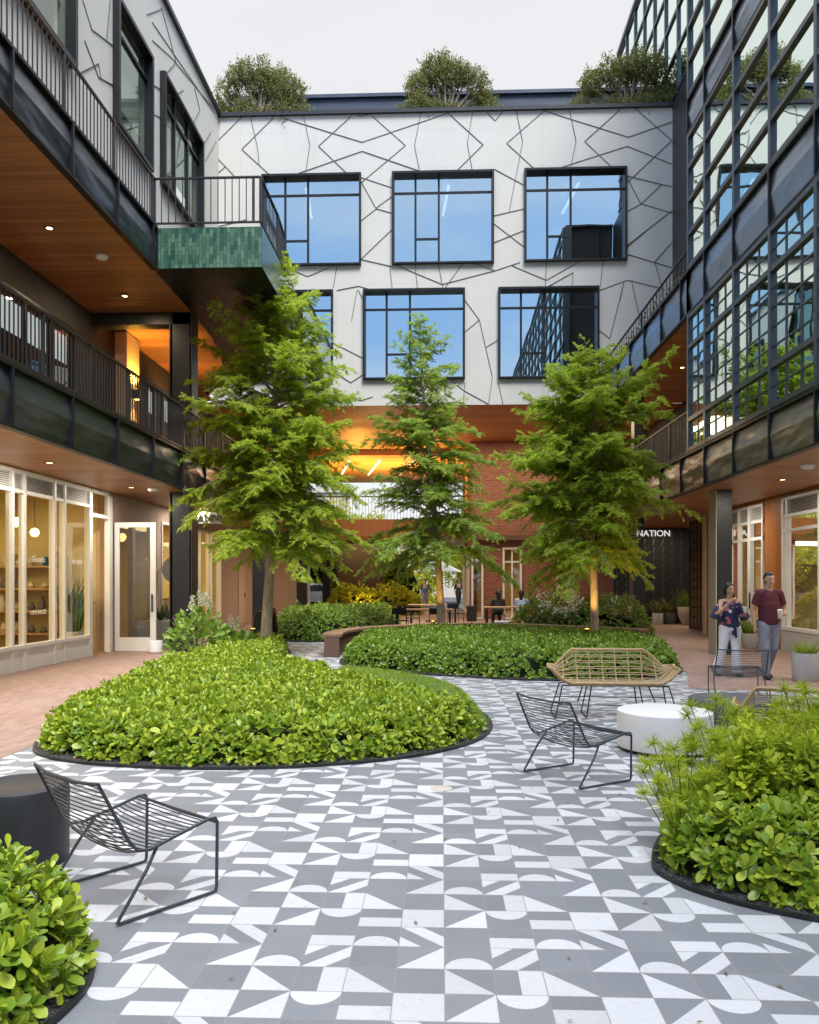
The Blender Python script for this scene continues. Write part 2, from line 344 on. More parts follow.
    M['agave'] = leaf('agave_leaf', [(.1, (.06,.11,.07)), (.9, (.20,.28,.17))], .6, .1, .3)
    M['redleaf'] = leaf('mixed_shrub_leaf', [(.1, (.05,.11,.02)), (.6, (.16,.24,.04)), (.8,(.3,.10,.05)), (.95, (.42,.36,.08))], .6, .3, .2)
    t = NT('turf'); n = t.noise(t.pos(), 60, 3); M['turf'] = t.done(t.bsdf(t.ramp(n, [(.3, (.05,.11,.015)), (.7, (.16,.25,.035))]), .9, 0, t.bump(n, 1, .02)))
    M['skin'] = simple('skin', (.50,.29,.19), .5, 0, .06, 20)
    M['hair'] = simple('black_hair', (.012,.010,.009), .4, 0, .3, 30, bump=.5, bs=90)
    M['maroon'] = simple('maroon_jersey', (.085,.012,.022), .8, 0, .3, 14, bump=.3, bs=18)
    M['greypant'] = simple('grey_trouser_cloth', (.24,.26,.33), .85, 0, .25, 9, bump=.35, bs=16)
    M['whitepant'] = simple('white_denim', (.85,.85,.9), .85, 0, .1, 9, bump=.35, bs=16)
    t = NT('floral_blouse'); vo = t.n('ShaderNodeTexVoronoi'); t.link(t.objc(), vo.inputs['Vector']); vo.inputs['Scale'].default_value = 13
    sel = t.n('ShaderNodeSeparateColor'); t.link(vo.outputs['Color'], sel.inputs[0])
    fl = t.ramp(sel.outputs[0], [(.0, (.55,.05,.10)), (.35, (.75,.30,.28)), (.5, (.8,.78,.8)), (.8, (.65,.12,.2))])
    m_ = t.mth('MULTIPLY', t.mth('LESS_THAN', vo.outputs[0], .42), t.mth('GREATER_THAN', sel.outputs[1], .42))
    M['floral'] = t.done(t.bsdf(t.mix(m_, (.02,.03,.085), fl), .75, 0))
    M['shoe'] = simple('dark_leather', (.02,.018,.018), .5)
    M['cup'] = simple('pale_cup', (.75,.66,.60), .35)
    M['straw'] = simple('dark_straw', (.03,.03,.03), .5)
    M['bluecloth'] = simple('blue_plastic', (.03,.11,.35), .5)
    M['paleshirt'] = simple('pale_shirt', (.45,.5,.62), .8)
    M['carpaint'] = simple('silver_car_paint', (.45,.46,.47), .25, .7)
    M['tyre'] = simple('rubber_tyre', (.02,.02,.02), .8)
    M['carglass'] = simple('car_window', (.02,.025,.03), .08)
    M['board'] = simple('chalkboard', (.05,.065,.075), .8, 0, .4, 5)
    M['poster'] = None
    t = NT('printed_poster'); vo = t.n('ShaderNodeTexVoronoi'); t.link(t.objc(), vo.inputs['Vector']); vo.inputs['Scale'].default_value = 14
    M['poster'] = t.done(t.bsdf(t.ramp(vo.outputs[0], [(.25, (.05,.09,.17)), (.55, (.35,.38,.42))]), .6))
    t = NT('screen_tile'); M['screen'] = simple('dark_screen_metal', (.03,.03,.03), .5, .5); M['screen_l'] = simple('brass_screen_fin', (.33,.25,.12), .45, .6)
make_mats()
# ------------------------------------------------------------------ the ground
def sheet(name, pts, z, mat, label=None, cat=None):
    b = MB(); b.add([(x, y, z) for x, y in pts], [tuple(range(len(pts)))]); return b.build(name, mat, kind='structure')
sheet('ground', [(-400,-400),(400,-400),(400,600),(-400,600)], -.02, M['asphalt'])
sheet('tiled_plaza', [(-8.2,-12),(8.4,-12),(8.4,46),(-8.2,46)], 0, M['tile'])
sheet('brick_pavement', [(-8.2,-12),(-6.6,-12),(-6.4,3.5),(-5.9,5.4),(-5.0,6.5),(-3.97,7.12),(-3.95,7.6),(-4.3,9.0),(-5.0,11.7),(-5.6,15),(-5.4,18),(-4.9,21.2),(-5.2,24),(-5.3,46),(-8.2,46)], .004, M['paver'])
sheet('brick_pavement', [(8.4,-12),(12,20),(12,46),(-5.3,46),(-5.0,25.2),(-1,25.0),(2.5,24),(4.6,20),(4.55,16.5),(4.25,14.2),(3.72,12.4),(3.95,12.05),(5.6,12.0),(6.6,11.2),(7.2,8),(7.3,-12)][:-1]+[(7.3,-12)], .004, M['paver'])
b = MB(); b.lathe([(.0,.006),(.075,.006),(.085,.002)], (-.0,6.25,0), 24)
b.build('floor_drain', M['pot_beige'], None, 'small round beige drain cover set in the patterned tiles', 'drain')

# ------------------------------------------------------------------ walls with openings
def holed(b, ax, c, th, u0, u1, z0, z1, holes):
    """wall slab in plane ax=c, thickness th (signed), with rectangular openings (u0,u1,z0,z1)"""
    us = sorted({u0, u1, *[h[0] for h in holes], *[h[1] for h in holes]}); us = [u for u in us if u0 <= u <= u1]
    zs = sorted({z0, z1, *[h[2] for h in holes], *[h[3] for h in holes]}); zs = [z for z in zs if z0 <= z <= z1]
    P = (lambda u, z, d: (u, c+d, z)) if ax == 'y' else (lambda u, z, d: (c+d, u, z))
    for i in range(len(us)-1):
        j = 0
        while j < len(zs)-1:
            um = (us[i]+us[i+1])/2; zm = (zs[j]+zs[j+1])/2
            if any(h[0] < um < h[1] and h[2] < zm < h[3] for h in holes): j += 1; continue
            for d in (0, th): b.quad(P(us[i],zs[j],d), P(us[i+1],zs[j],d), P(us[i+1],zs[j+1],d), P(us[i],zs[j+1],d))
            j += 1
    for h in holes:
        b.quad(P(h[0],h[2],0),P(h[0],h[2],th),P(h[0],h[3],th),P(h[0],h[3],0)); b.quad(P(h[1],h[2],0),P(h[1],h[2],th),P(h[1],h[3],th),P(h[1],h[3],0))
        b.quad(P(h[0],h[2],0),P(h[1],h[2],0),P(h[1],h[2],th),P(h[0],h[2],th)); b.quad(P(h[0],h[3],0),P(h[1],h[3],0),P(h[1],h[3],th),P(h[0],h[3],th))
    for u in (u0, u1): b.quad(P(u,z0,0),P(u,z0,th),P(u,z1,th),P(u,z1,0))
    for z in (z0, z1): b.quad(P(u0,z,0),P(u1,z,0),P(u1,z,th),P(u0,z,th))
def window(par, ax, c, out, u0, u1, z0, z1, vs=(), hs=(), short=None, fm=None, gm=None, fr=.09, depth=.2, name='window'):
    """frame proud of the wall by |out|; vs / hs are fractions of mullions; short=(i0,i1,frac) a transom between two uprights"""
    s = 1 if out > 0 else -1
    def B(b, ua, ub, za, zb, da, db):
        if ax == 'y': b.box(ua, ub, c+da, c+db, za, zb)
        else: b.box(c+da, c+db, ua, ub, za, zb)
    f = MB(); d0 = -s*depth; d1 = out
    B(f,u0,u1,z1-fr,z1,d0,d1); B(f,u0,u1,z0,z0+fr*.8,d0,d1); B(f,u0,u0+fr,z0+fr*.8,z1-fr,d0,d1); B(f,u1-fr,u1,z0+fr*.8,z1-fr,d0,d1)
    w = f.build(name, fm or M['black'], par)
    m = MB(); W = u1-u0; H = z1-z0; g = d0*.5; mw = .035
    for v in vs:
        u = u0+W*v; B(m, u-mw, u+mw, z0+fr*.8, z1-fr, g-.03, g+.06)
    for h in hs:
        z = z0+H*h; B(m, u0+fr, u1-fr, z-mw, z+mw, g-.028, g+.057)
    if short:
        a, b2, h = short; z = z0+H*h; B(m, u0+W*a+mw, u0+W*b2-mw, z-mw, z+mw, g-.026, g+.055)
    if vs or hs: m.build('mullion', fm or M['black'], w)
    p = MB()
    P = (lambda u, z: (u, c+g, z)) if ax == 'y' else (lambda u, z: (c+g, u, z))
    p.quad(P(u0+fr*.5,z0+fr*.4),P(u1-fr*.5,z0+fr*.4),P(u1-fr*.5,z1-fr*.5),P(u0+fr*.5,z1-fr*.5)); p.build('pane', gm or M['glass_up'], w)
    return w
def rods(b, lines, r, P, n=4):
    for ln in lines:
        for a, c in zip(ln[:-1], ln[1:]): b.bar(P(*a), P(*c), r, .02)

# ------------------------------------------------------------------ the pale building across the end of the courtyard
bk = thing('office_building', (0,27,0), 'pale panelled office building spanning the far end of the courtyard over an open passage', 'building')
WR = [(-6.03,-2.68,12.16,15.22),(-1.65,1.74,12.15,15.23),(2.74,6.11,12.17,15.25),(-2.62,.78,8.32,11.33),(1.88,5.2,8.31,11.33),(-7.0,-3.62,8.33,11.33)]
b = MB(); holed(b, 'y', 27.0, .35, -7.6, 7.6, 7.46, 17.2, WR); b.build('wall', M['concrete'], bk)
for w in WR: window(bk, 'y', 27.0, -.12, *w, vs=(.23,.46), hs=(.79,), short=(.23,.46,.29), fr=.07, depth=.25)
# joints: a net of straight lines across the panels  (x, z) metres on the facade
JB = [[[-7.6,16.37],[-6.74,17.2]],[[-6.41,17.2],[-6.18,16.17],[-6.12,15.57]],[[-5.61,17.2],[-6.71,16.12],[-5.74,15.22]],[[-5.44,17.2],[-2.65,16.27],[0.22,17.2]],[[-4.62,17.2],[-4.41,16.2],[-4.56,15.22]],[[-2.98,17.2],[-4.12,16.17],[-3.14,15.22]],[[-4.95,15.22],[-2.65,15.97],[-0.62,15.23]],[[-2.36,17.2],[-1.2,16.13],[-2.68,14.92]],[[-0.69,17.2],[-0.9,16.12],[-0.72,15.23]],[[0.22,17.2],[1.38,16.1],[0.48,15.23]],[[1.03,17.2],[0.86,16.15],[1.03,15.23]],[[1.49,17.2],[1.78,16.89],[2.04,17.2]],[[1.74,15.29],[2.74,14.73]],[[-7.6,15.22],[-7.57,15.87],[-6.87,15.13]],[[-7.6,15.28],[-7.26,15.55]],[[-2.68,15.09],[-1.65,14.73]],[[-2.68,14.95],[-2.19,14.06],[-1.65,14.44]],[[-2.68,13.65],[-2.17,14.04],[-1.65,13.88]],[[-2.68,12.37],[-1.65,13.34]],[[-2.68,12.35],[-1.65,12.1]],[[-1.73,12.15],[-1.64,11.33]],[[1.74,13.73],[2.74,13.95]],[[1.74,13.47],[2.74,12.68]],[[-1.54,12.15],[0.03,11.48],[1.78,11.91]],[[-0.89,12.15],[-0.79,11.33]],[[-0.1,12.15],[0.05,11.33]],[[0.09,11.33],[0.7,12.15]],[[1.06,12.15],[1.78,11.91],[2.6,12.17]],[[-5.28,12.16],[-4.49,11.81],[-3.57,12.16]],[[-3.5,12.16],[-3.62,11.41]],[[-3.5,11.33],[-2.78,11.46],[-2.32,11.33]],[[-2.78,11.33],[-2.62,11.0]],[[-2.85,17.2],[-2.65,17.14],[-2.45,17.2]],[[-7.6,13.52],[-6.54,13.75]],[[2.48,17.2],[2.69,16.18],[2.24,13.84]],[[3.4,17.2],[2.16,16.13],[3.1,15.25]],[[3.4,17.2],[6.16,16.25],[7.6,16.72]],[[4.23,17.2],[4.45,16.15],[4.26,15.25]],[[5.91,17.2],[4.73,16.14],[5.64,15.25]],[[3.81,15.25],[6.12,15.95],[7.6,15.33]],[[6.39,17.2],[7.63,16.11],[6.11,14.74]],[[1.74,12.84],[2.74,13.23]],[[6.11,14.97],[7.6,14.58]],[[6.11,14.94],[6.56,14.05],[7.6,13.72]],[[6.56,14.03],[7.25,14.67]],[[6.11,13.79],[6.56,14.03]],[[6.11,12.67],[7.6,13.8]],[[6.11,12.39],[7.6,11.92]],[[7.02,12.13],[7.6,12.76]],[[7.02,12.13],[7.26,11.24]],[[2.31,12.08],[3.47,11.57],[4.56,12.17]],[[3.47,12.17],[3.44,11.33]],[[3.47,11.33],[4.35,11.81]],[[4.31,11.33],[4.35,11.81]],[[5.33,12.17],[5.24,11.33]],[[5.2,11.2],[6.14,11.53],[7.26,11.24]],[[6.02,11.47],[5.89,10.87]],[[6.27,11.46],[6.4,10.86]],[[0.78,10.94],[1.26,10.28],[1.69,8.38],[1.56,7.46]],[[0.78,9.89],[1.26,10.28]],[[1.47,9.36],[1.88,9.61]],[[1.88,8.2],[2.04,7.46]],[[-2.82,11.33],[-3.01,10.3]],[[-3.62,9.57],[-2.62,9.05]],[[-3.62,8.61],[-3.03,8.24],[-2.62,8.5]],[[-3.39,7.84],[-2.69,7.63],[-2.29,7.76]],[[0.78,8.21],[0.72,7.46]],[[0.28,8.32],[0.76,7.93]],[[0.76,7.93],[1.56,7.46]],[[6.02,11.47],[5.55,9.61]],[[6.27,11.46],[6.56,10.14]],[[5.2,9.89],[5.55,9.61]],[[6.11,12.61],[6.82,13.21]]]
JL = [[(16.65,13.74),(17.09,13.43),(18.51,13.93)],[(18.05,14.75),(17.85,13.7)],[(16.74,12.96),(17.43,12.62),(18.51,13.04)],[(16.31,11.96),(17.43,12.92),(17.56,12.66)],[(20.72,15.62),(22.29,16.16),(26.48,17.16)],[(21.41,16.96),(22.61,16.26),(21.41,15.05)],[(23.26,15.87),(22.29,15.09),(20.72,14.48)],[(25.44,14.93),(26.7,16.25)],[(20.72,13.72),(21.41,14.0)],[(20.33,16.01),(21.41,16.91)],[(20.72,16.09),(26.48,17.04)],[(24.3,16.56),(24.86,16.22),(23.94,15.14)],[(25.25,15.35),(26.06,16.2)]]

def joints(b, lines, P, up, w, lim):
    k = 0
    for ln in lines:
        for a, c in zip(ln[:-1], ln[1:]):
            k += 1; e = .0007*(k % 7)
            q = []
            for p in (a, c): q.append((max(lim[0], min(lim[1], p[0])), max(lim[2], min(lim[3], p[1]))))
            b.bar(P(*q[0], e), P(*q[1], e), w, .02, up)
b = MB(); joints(b, JB, lambda x, z, e: (x, 26.995-e, z), (0,1,0), .018, (-7.58,7.58,7.48,17.18)); b.build('panel_joint', M['joint'], bk)
b = MB(); b.box(-7.6,7.6,26.9,27.5,17.2,17.32); b.build('coping', M['rail'], bk)
b = MB(); b.box(-7.6,7.6,28.6,29,17.0,18.7); b.box(-7.6,7.6,28.5,29.05,18.7,18.82); b.build('roof_upstand', M['parapet'], bk)
b = MB(); b.box(-7.6,7.6,27.35,37,16.9,17.0); b.build('roof', M['parapet'], bk)
# rooms behind the office windows
for (z0, z1) in ((8.0,11.7),(11.9,15.6)):
    b = MB(); b.quad((-7.5,31,z0),(7.5,31,z0),(7.5,31,z1),(-7.5,31,z1)); b.quad((-7.5,27.35,z1),(7.5,27.35,z1),(7.5,31,z1),(-7.5,31,z1)); b.quad((-7.5,27.35,z0),(7.5,27.35,z0),(7.5,31,z0),(-7.5,31,z0))
    b.build('room_lining', M['fascia_b'], bk)
    b = MB(); b.box(-7.4,7.4,27.75,27.8,z0+.02,z0+1.35); b.build('low_partition', M['parapet'], bk)
    b = MB()
    for x in (-5.0,-.05,4.4): b.bar((x+.3,28.0,z1-.35),(x+.1,30.4,z1-.3),.09,.05)
    if z0 > 10: b.build('strip_lamp', M['lampw'], bk)
# passage soffit of the building and what lies under it
b = MB(); b.quad((-7.95,27,7.455),(7.95,27,7.455),(7.95,36,7.455),(-7.95,36,7.455)); b.build('soffit', M['soffit'], bk)
b = MB(); b.quad((-7.95,36,7.2),(1.2,36,7.2),(1.2,46,7.2),(-7.95,46,7.2)); b.quad((-7.6,36,7.2),(7.6,36,7.2),(7.6,36,7.46),(-7.6,36,7.46)); b.build('soffit', M['soffit'], bk)
b = MB(); b.box(-7.6,1.2,36,46,3.6,4.35); b.build('bridge_slab', M['soffit'], bk)
b = MB()
for i in range(60): b.bar((-7.4+i*.143,36.05,4.35),(-7.4+i*.143,36.05,5.35),.015)
b.bar((-7.5,36.05,5.37),(1.2,36.05,5.37),.05); b.build('railing', M['rail'], bk)
b = MB()
for x in (-5.6,-4.2,-2.8,-1.2): b.bar((x,37,7.12),(x-1.0,42,7.12),.07,.05)
b.build('strip_lamp', emis('warm_strip', (1,.75,.4), 3), bk)
for x, y in ((-5.85,25.7),(-5.85,33.6),(-5.85,41)):
    b = MB(); z = 3.575 if y < 27 else 7.45
    b.box(x-.2,x+.2,y,y+.4,0.002,z if y < 36 else 3.6); b.build('column', M['col'], bk)
# red brick shop block on the right of the passage
br = thing('brick_shop', (4.5,34,0), 'red brick shop with white doors on the right side of the open passage', 'shop')
DO = [(1.25,1.75,0,3.1),(2.55,3.35,.0,3.0),(4.75,5.55,0,2.7)]
b = MB(); holed(b, 'y', 34.0, .3, 1.2, 7.9, 0, 7.45, DO); holed(b, 'x', 1.2, .3, 34.302, 46, 0, 7.2, [(34.9,36.9,.1,3.1),(37.4,39.4,.1,3.1),(39.9,41.9,.1,3.1),(42.4,44.4,.1,3.1)]); b.build('wall', M['brick'], br)
for d in DO[:2]: window(br, 'y', 34.0, -.06, d[0], d[1], .02, d[3], vs=(.5,) if d[1]-d[0] > .7 else (), hs=(.8,), fm=M['white'], gm=M['glass_store'], fr=.08, depth=.12)
b = MB(); b.box(4.75,5.55,34.05,34.1,0.01,2.7); dp = b.build('door', M['cream'], br)
b = MB(); b.box(4.95,5.2,34.03,34.045,1.3,1.7); b.box(5.24,5.42,34.03,34.045,1.35,1.62); b.build('notice', M['poster'], dp)
for y0 in (34.9,37.4,39.9,42.4): window(br, 'x', 1.2, -.06, y0, y0+2, .1, 3.1, vs=(.5,), hs=(.8,), fm=M['white'], gm=M['glass_store'], fr=.08, depth=.12)
b = MB(); b.quad((1.5,34.3,3.3),(7.9,34.3,3.3),(7.9,46,3.3),(1.5,46,3.3)); b.quad((7.8,34.3,0),(7.8,46,0),(7.8,46,3.3),(7.8,34.3,3.3)); b.quad((1.5,45.9,0),(7.9,45.9,0),(7.9,45.9,3.3),(1.5,45.9,3.3)); b.build('room_lining', M['warmwall'], br)
b = MB(); b.box(1.15,7.9,33.7,34.0,3.3,3.5); b.build('awning', M['corten'], br)

# ------------------------------------------------------------------ left building
lf = thing('balcony_building', (-7.5,10,0), 'dark balconied building with timber soffits and white shopfronts along the left side', 'building')
XF = -5.56
b = MB(); holed(b, 'x', -7.5, -.35, -12, 27.0, 8.45, 17.23, [(11.6,16.1,11.95,16.4),(18.2,20.45,12.05,15.0),(21.3,24.85,12.2,15.2),(4,8,11.95,15.2)]); b.build('upper_wall', M['concrete'], lf)
b = MB(); joints(b, JL, lambda y, z, e: (-7.497+e, y, z), (1,0,0), .015, (-12,26.95,8.5,17.2)); b.build('panel_joint', M['joint'], lf)
b = MB(); b.box(-7.95,-7.4,-12,27.0,17.23,17.36); b.build('coping', M['rail'], lf)
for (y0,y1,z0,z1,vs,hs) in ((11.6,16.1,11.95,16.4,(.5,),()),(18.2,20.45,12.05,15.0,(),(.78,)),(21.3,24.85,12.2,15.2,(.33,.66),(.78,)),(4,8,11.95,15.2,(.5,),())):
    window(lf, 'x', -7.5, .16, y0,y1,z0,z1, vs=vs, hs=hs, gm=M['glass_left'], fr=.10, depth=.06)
    b = MB(); b.box(-7.72,-7.70,y0+.02,y1-.02,z0+(z1-z0)*.30,z1-.05); b.build('reflection_backing', M['reflection_backing'], lf)  # added pale plane behind the glass, imitating a bright reflection
b = MB(); b.box(-9.2,-9.1,-12,27,8.5,17); b.box(-9.1,-7.9,-12,26.9,17.0,17.1); b.build('room_lining', M['cream'], lf)
# second-floor terrace recess: slabs, soffits, fascia panels, railings
def fascia(par, x, s, y0, y1, z0, z1, seams, mat, smat):
    zm = (z0+z1)/2+.02; ys = [y0]+[k for k in seams if y0 < k < y1]+[y1]
    for a, c in zip(ys[:-1], ys[1:]):
        b = MB(); p = x+s*.0; q = x+s*.05
        b.quad((p,a+.02,z0),(p,c-.02,z0),(q,c-.02,zm),(q,a+.02,zm)); b.quad((q,a+.02,zm),(q,c-.02,zm),(p,c-.02,z1),(p,a+.02,z1))
        b.build('fascia_panel', mat, par)
    b = MB()
    for k in ys: b.box(x-s*.02, x+s*.075, k-.022, k+.022, z0-.02, z1+.01)
    b.box(x-s*.06, x+s*.06, y0, y1, z0-.06, z0-.021); b.box(x-s*.1, x+s*.07, y0, y1, z1+.011, z1+.06); b.build('fascia_seam', smat, par)
SL = [10.19+1.7*k for k in range(-13, 12)]
fascia(lf, XF, 1, -12, 27, 3.62, 4.34, SL, M['fascia'], M['black'])
fascia(lf, XF, 1, -12, 15.5, 7.69, 8.42, SL, M['fascia'], M['black'])
b = MB(); b.box(-9.3,XF-.07,-12,36,3.60,4.35); b.build('terrace_slab', M['soffit'], lf)
b = MB(); b.box(-9.3,XF-.07,-12,15.5,7.64,8.44)
edge = [(-5.60,15.5),(-5.62,18.2),(-5.72,20.0),(-5.92,21.5),(-6.2,22.8),(-6.6,24.0),(-7.1,25.0),(-7.6,25.7)]
vs = [(-9.3,15.5),(-9.3,27)] + [(-7.6,27)] + edge[::-1]
b.add([(x,y,7.66) for x,y in vs], [tuple(range(len(vs)))]); b.build('upper_soffit', M['soffit'], lf)
# rounded balcony faced in green glazed tile
out = [(-5.54,15.5),(-3.46,15.5),(-3.46,17.2),(-3.52,18.2),(-3.72,19.3),(-4.1,20.5),(-4.65,21.7),(-5.4,22.9),(-6.3,24.2),(-7.1,25.2),(-7.6,26.2)]
bal = MB()
for a, c in zip(out[:-1], out[1:]): bal.quad((*a,7.66),(*c,7.66),(*c,8.44),(*a,8.44))
bal.build('balcony_face', M['green_tile'], lf)
b = MB(); poly = out + edge[::-1]
b.add([(x,y,7.655) for x,y in poly], [tuple(range(len(poly)))]); b.build('balcony_underside', M['dark_tile'], lf)
b = MB(); p2 = out+[(-7.6,15.5)]; b.add([(x,y,8.43) for x,y in p2], [tuple(range(len(p2)))]); b.build('balcony_floor', M['rail'], lf)
def railing(par, path, z0, z1, mat, sp=.11, lab='railing'):
    b = MB(); pp = [Vector((*p,0)) for p in path]
    for a, c in zip(pp[:-1], pp[1:]):
        L = (c-a).length; n = max(1, int(L/sp)); d = (c-a)/n
        for i in range(n):
            p = a+d*i; big = (i % 14 == 0)
            w = .045 if big else .016
            b.box(p.x-w/2, p.x+w/2, p.y-w/2, p.y+w/2, z0+.04, z1-.02)
        b.bar((a.x,a.y,z1),(c.x,c.y,z1),.05,.03); b.bar((a.x,a.y,z0+.05),(c.x,c.y,z0+.05),.04,.03)
    b.build(lab, mat, par)
railing(lf, [(XF-.02,-12),(XF-.02,27)], 4.42, 5.36, M['rail'])
railing(lf, [(XF-.02,-12),(XF-.02,15.55),(-3.5,15.55)]+[(x-.04,y) for x,y in out[2:]], 8.5, 9.42, M['rail'], .13)
# recess wall of the middle storey
b = MB(); holed(b, 'x', -7.9, -.2, -12, 46, 4.35, 7.64, [(2,6,4.4,7.0),(8.0,11.4,4.4,7.0),(13.0,17.2,4.4,7.0),(21.4,24,4.4,7.0)]); b.build('terrace_wall', M['darkwall'], lf)
for (y0,y1) in ((2,6),(8.0,11.4),(13.0,17.2),(21.4,24)): window(lf, 'x', -7.9, .03, y0,y1,4.42,7.0, vs=(.25,.5,.75), gm=M['glass_door'], fr=.08, depth=.1)
b = MB(); b.box(-7.897,-7.6,19.3,20.1,4.36,7.63); b.build('pier', M['cream'], lf)
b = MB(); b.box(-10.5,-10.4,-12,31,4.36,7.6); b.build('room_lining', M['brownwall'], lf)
b = MB(); b.box(-7.9,-5.65,18.0,18.35,7.38,7.635); b.build('beam', M['col'], lf)
for i,(y) in enumerate((12.9,13.7,14.55,15.3,16.0)):
    b = MB(); b.box(-7.60,-7.57,y,y+.5,4.55,5.45); b.build('notice', M['poster'], lf)
for z0,z1 in ((0.002,3.595),(4.36,7.63)):
    b = MB(); b.box(-6.05,-5.66,18.0,18.4,z0,z1)
    b.build('column', M['col'], lf)
    b = MB()
    for dx in (-6.10,-5.61): b.box(dx-.01,dx+.01,17.97,18.43,z0+.004,z1-.004)
    b.build('column_flange', M['rail'], lf)
# shopfront
sh = thing('shopfront', (-7.5,10,0), 'white framed shopfront with tall glass panes and louvred band beside the open glass door', 'shopfront')
GX = -7.5
b = MB(); bg = MB(); lv = MB(); ls = MB(); ve = []
mods = [16.87-1.55*k for k in range(0, 19)]
for k, y in enumerate(mods):
    b.box(GX-.06,GX+.06,y-.0,y+.07,0,3.56)
    b.box(GX-.055,GX+.055,y-1.06-.07,y-1.06,.0,3.56)
b2 = MB(); yA = mods[-1]-1.2
b2.box(GX-.045,GX+.045,yA,16.87,3.5,3.575); b2.box(GX-.045,GX+.045,yA,16.87,3.16,3.22); b2.box(GX-.07,GX+.075,yA,16.87,.40,.46); b2.box(GX-.035,GX+.035,yA,16.87,.0,.40)
b.build('mullion', M['white'], sh); b2.build('rail', M['white'], sh)
for y in mods:
    g = MB(); g.quad((GX,y-1.06,.46),(GX,y,.46),(GX,y,3.16),(GX,y-1.06,3.16)); g.build('pane', M['glass_store'], sh)
    g = MB(); g.quad((GX,y-1.48,.46),(GX,y-1.13,.46),(GX,y-1.13,3.16),(GX,y-1.48,3.16)); g.build('pane', M['glass_store'], sh)
def louvres(par, ax, c, u0, u1, z0, z1, sd=1):
    l = MB(); q = MB()
    for i in range(8):
        z = z0+(z1-z0)*(i+.5)/8
        if ax == 'x': l.add([(c+sd*.02,u0,z-.012),(c+sd*.02,u1,z-.012),(c+sd*.0,u1,z+.016),(c+sd*.0,u0,z+.016)],[(0,1,2,3)])
        else: l.add([(u0,c-.03,z-.012),(u1,c-.03,z-.012),(u1,c+.03,z+.02),(u0,c+.03,z+.02)],[(0,1,2,3)])
    if ax == 'x': q.quad((c-sd*.04,u0,z0),(c-sd*.04,u1,z0),(c-sd*.04,u1,z1),(c-sd*.04,u0,z1))
    o = l.build('louvre', M['louver'], par); q.build('louvre_backing', M['slatdark'], o)
louvres(sh, 'x', GX, yA, 16.87, 3.22, 3.5)
# lettering on the panes
def text(name, body, size, loc, rot, mat, par=None, ext=.002, **kw):
    cu = bpy.data.curves.new(name, 'FONT'); cu.body = body; cu.size = size; cu.extrude = ext; cu.align_x = 'CENTER'
    o = bpy.data.objects.new(name, cu); COL.objects.link(o)
    dg = bpy.context.evaluated_depsgraph_get(); me = bpy.data.meshes.new_from_object(o.evaluated_get(dg)); bpy.data.objects.remove(o)
    mo = bpy.data.objects.new(name, me); COL.objects.link(mo); me.materials.clear(); me.materials.append(mat)
    mo.rotation_euler = rot
    if par is not None: mo.parent = par; mo.location = Vector(loc)-ORG[par.name]
    else: mo.location = loc
    ORG[mo.name] = Vector(loc)
    return tag(mo, **kw) if kw else mo
for y, s1, s2 in ((16.34,'Lifestyle',''),(14.79,'Goods','LIFEHOUSE'),(13.24,'Home','STUDIO')):
    text('lettering', s1, .17, (GX+.012,y,1.95), (PI/2,0,PI/2), M['vinyl'], sh)
    if s2: text('lettering', s2, .12, (GX+.012,y,.98), (PI/2,0,PI/2), M['vinyl'], sh)
# doorway and the stone wall beyond it
b = MB(); b.box(GX-.06,GX+.06,16.95,17.02,0,3.5); b.box(GX-.06,GX+.06,17.9,18.06,0,3.5); b.box(GX-.05,GX+.05,17.02,17.9,2.98,3.06); b.box(GX-.05,GX+.05,17.02,17.9,3.5,3.575); b.build('door_frame', M['white'], sh)
g = MB(); g.quad((GX,17.02,3.06),(GX,17.9,3.06),(GX,17.9,3.5),(GX,17.02,3.5)); g.build('pane', M['glass_store'], sh)
dr = MB(); X0, X1, Y0 = -7.42, -6.47, 18.12
dr.box(X0,X0+.11,Y0,Y0+.05,.01,2.93); dr.box(X1-.13,X1,Y0,Y0+.05,.01,2.93); dr.box(X0+.11,X1-.13,Y0,Y0+.05,2.82,2.93); dr.box(X0+.11,X1-.13,Y0,Y0+.05,.01,.32)
do = dr.build('door', M['white'], sh)
g = MB(); g.quad((X0+.1,Y0+.025,.3),(X1-.1,Y0+.025,.3),(X1-.1,Y0+.025,2.84),(X0+.1,Y0+.025,2.84)); g.build('pane', M['glass_door'], do)
g = MB(); g.bar((X1-.07,Y0-.05,.9),(X1-.07,Y0-.05,1.3),.03); g.bar((X1-.07,Y0-.05,.95),(X1-.07,Y0,.95),.02); g.bar((X1-.07,Y0-.05,1.25),(X1-.07,Y0,1.25),.02); g.build('handle', M['rail'], do)
b = MB(); holed(b, 'x', GX, -.3, 18.07, 46, 0, 3.595, [(21.4,27.25,.35,3.2)]); b.build('stone_wall', M['pink'], lf)
w = window(lf, 'x', GX, .03, 21.4,27.25,.35,3.2, vs=(.17,.34,.56,.62,.77,.83), fm=M['white'], gm=M['glass_store'], fr=.07, depth=.12)
b = MB(); b.box(GX+.002,GX+.03,29.6,30.5,.01,2.2); d2 = b.build('door', M['cream'], lf)
b = MB(); b.bar((GX+.06,30.4,1.0),(GX+.06,30.4,1.15),.03); b.build('handle', M['rail'], d2)
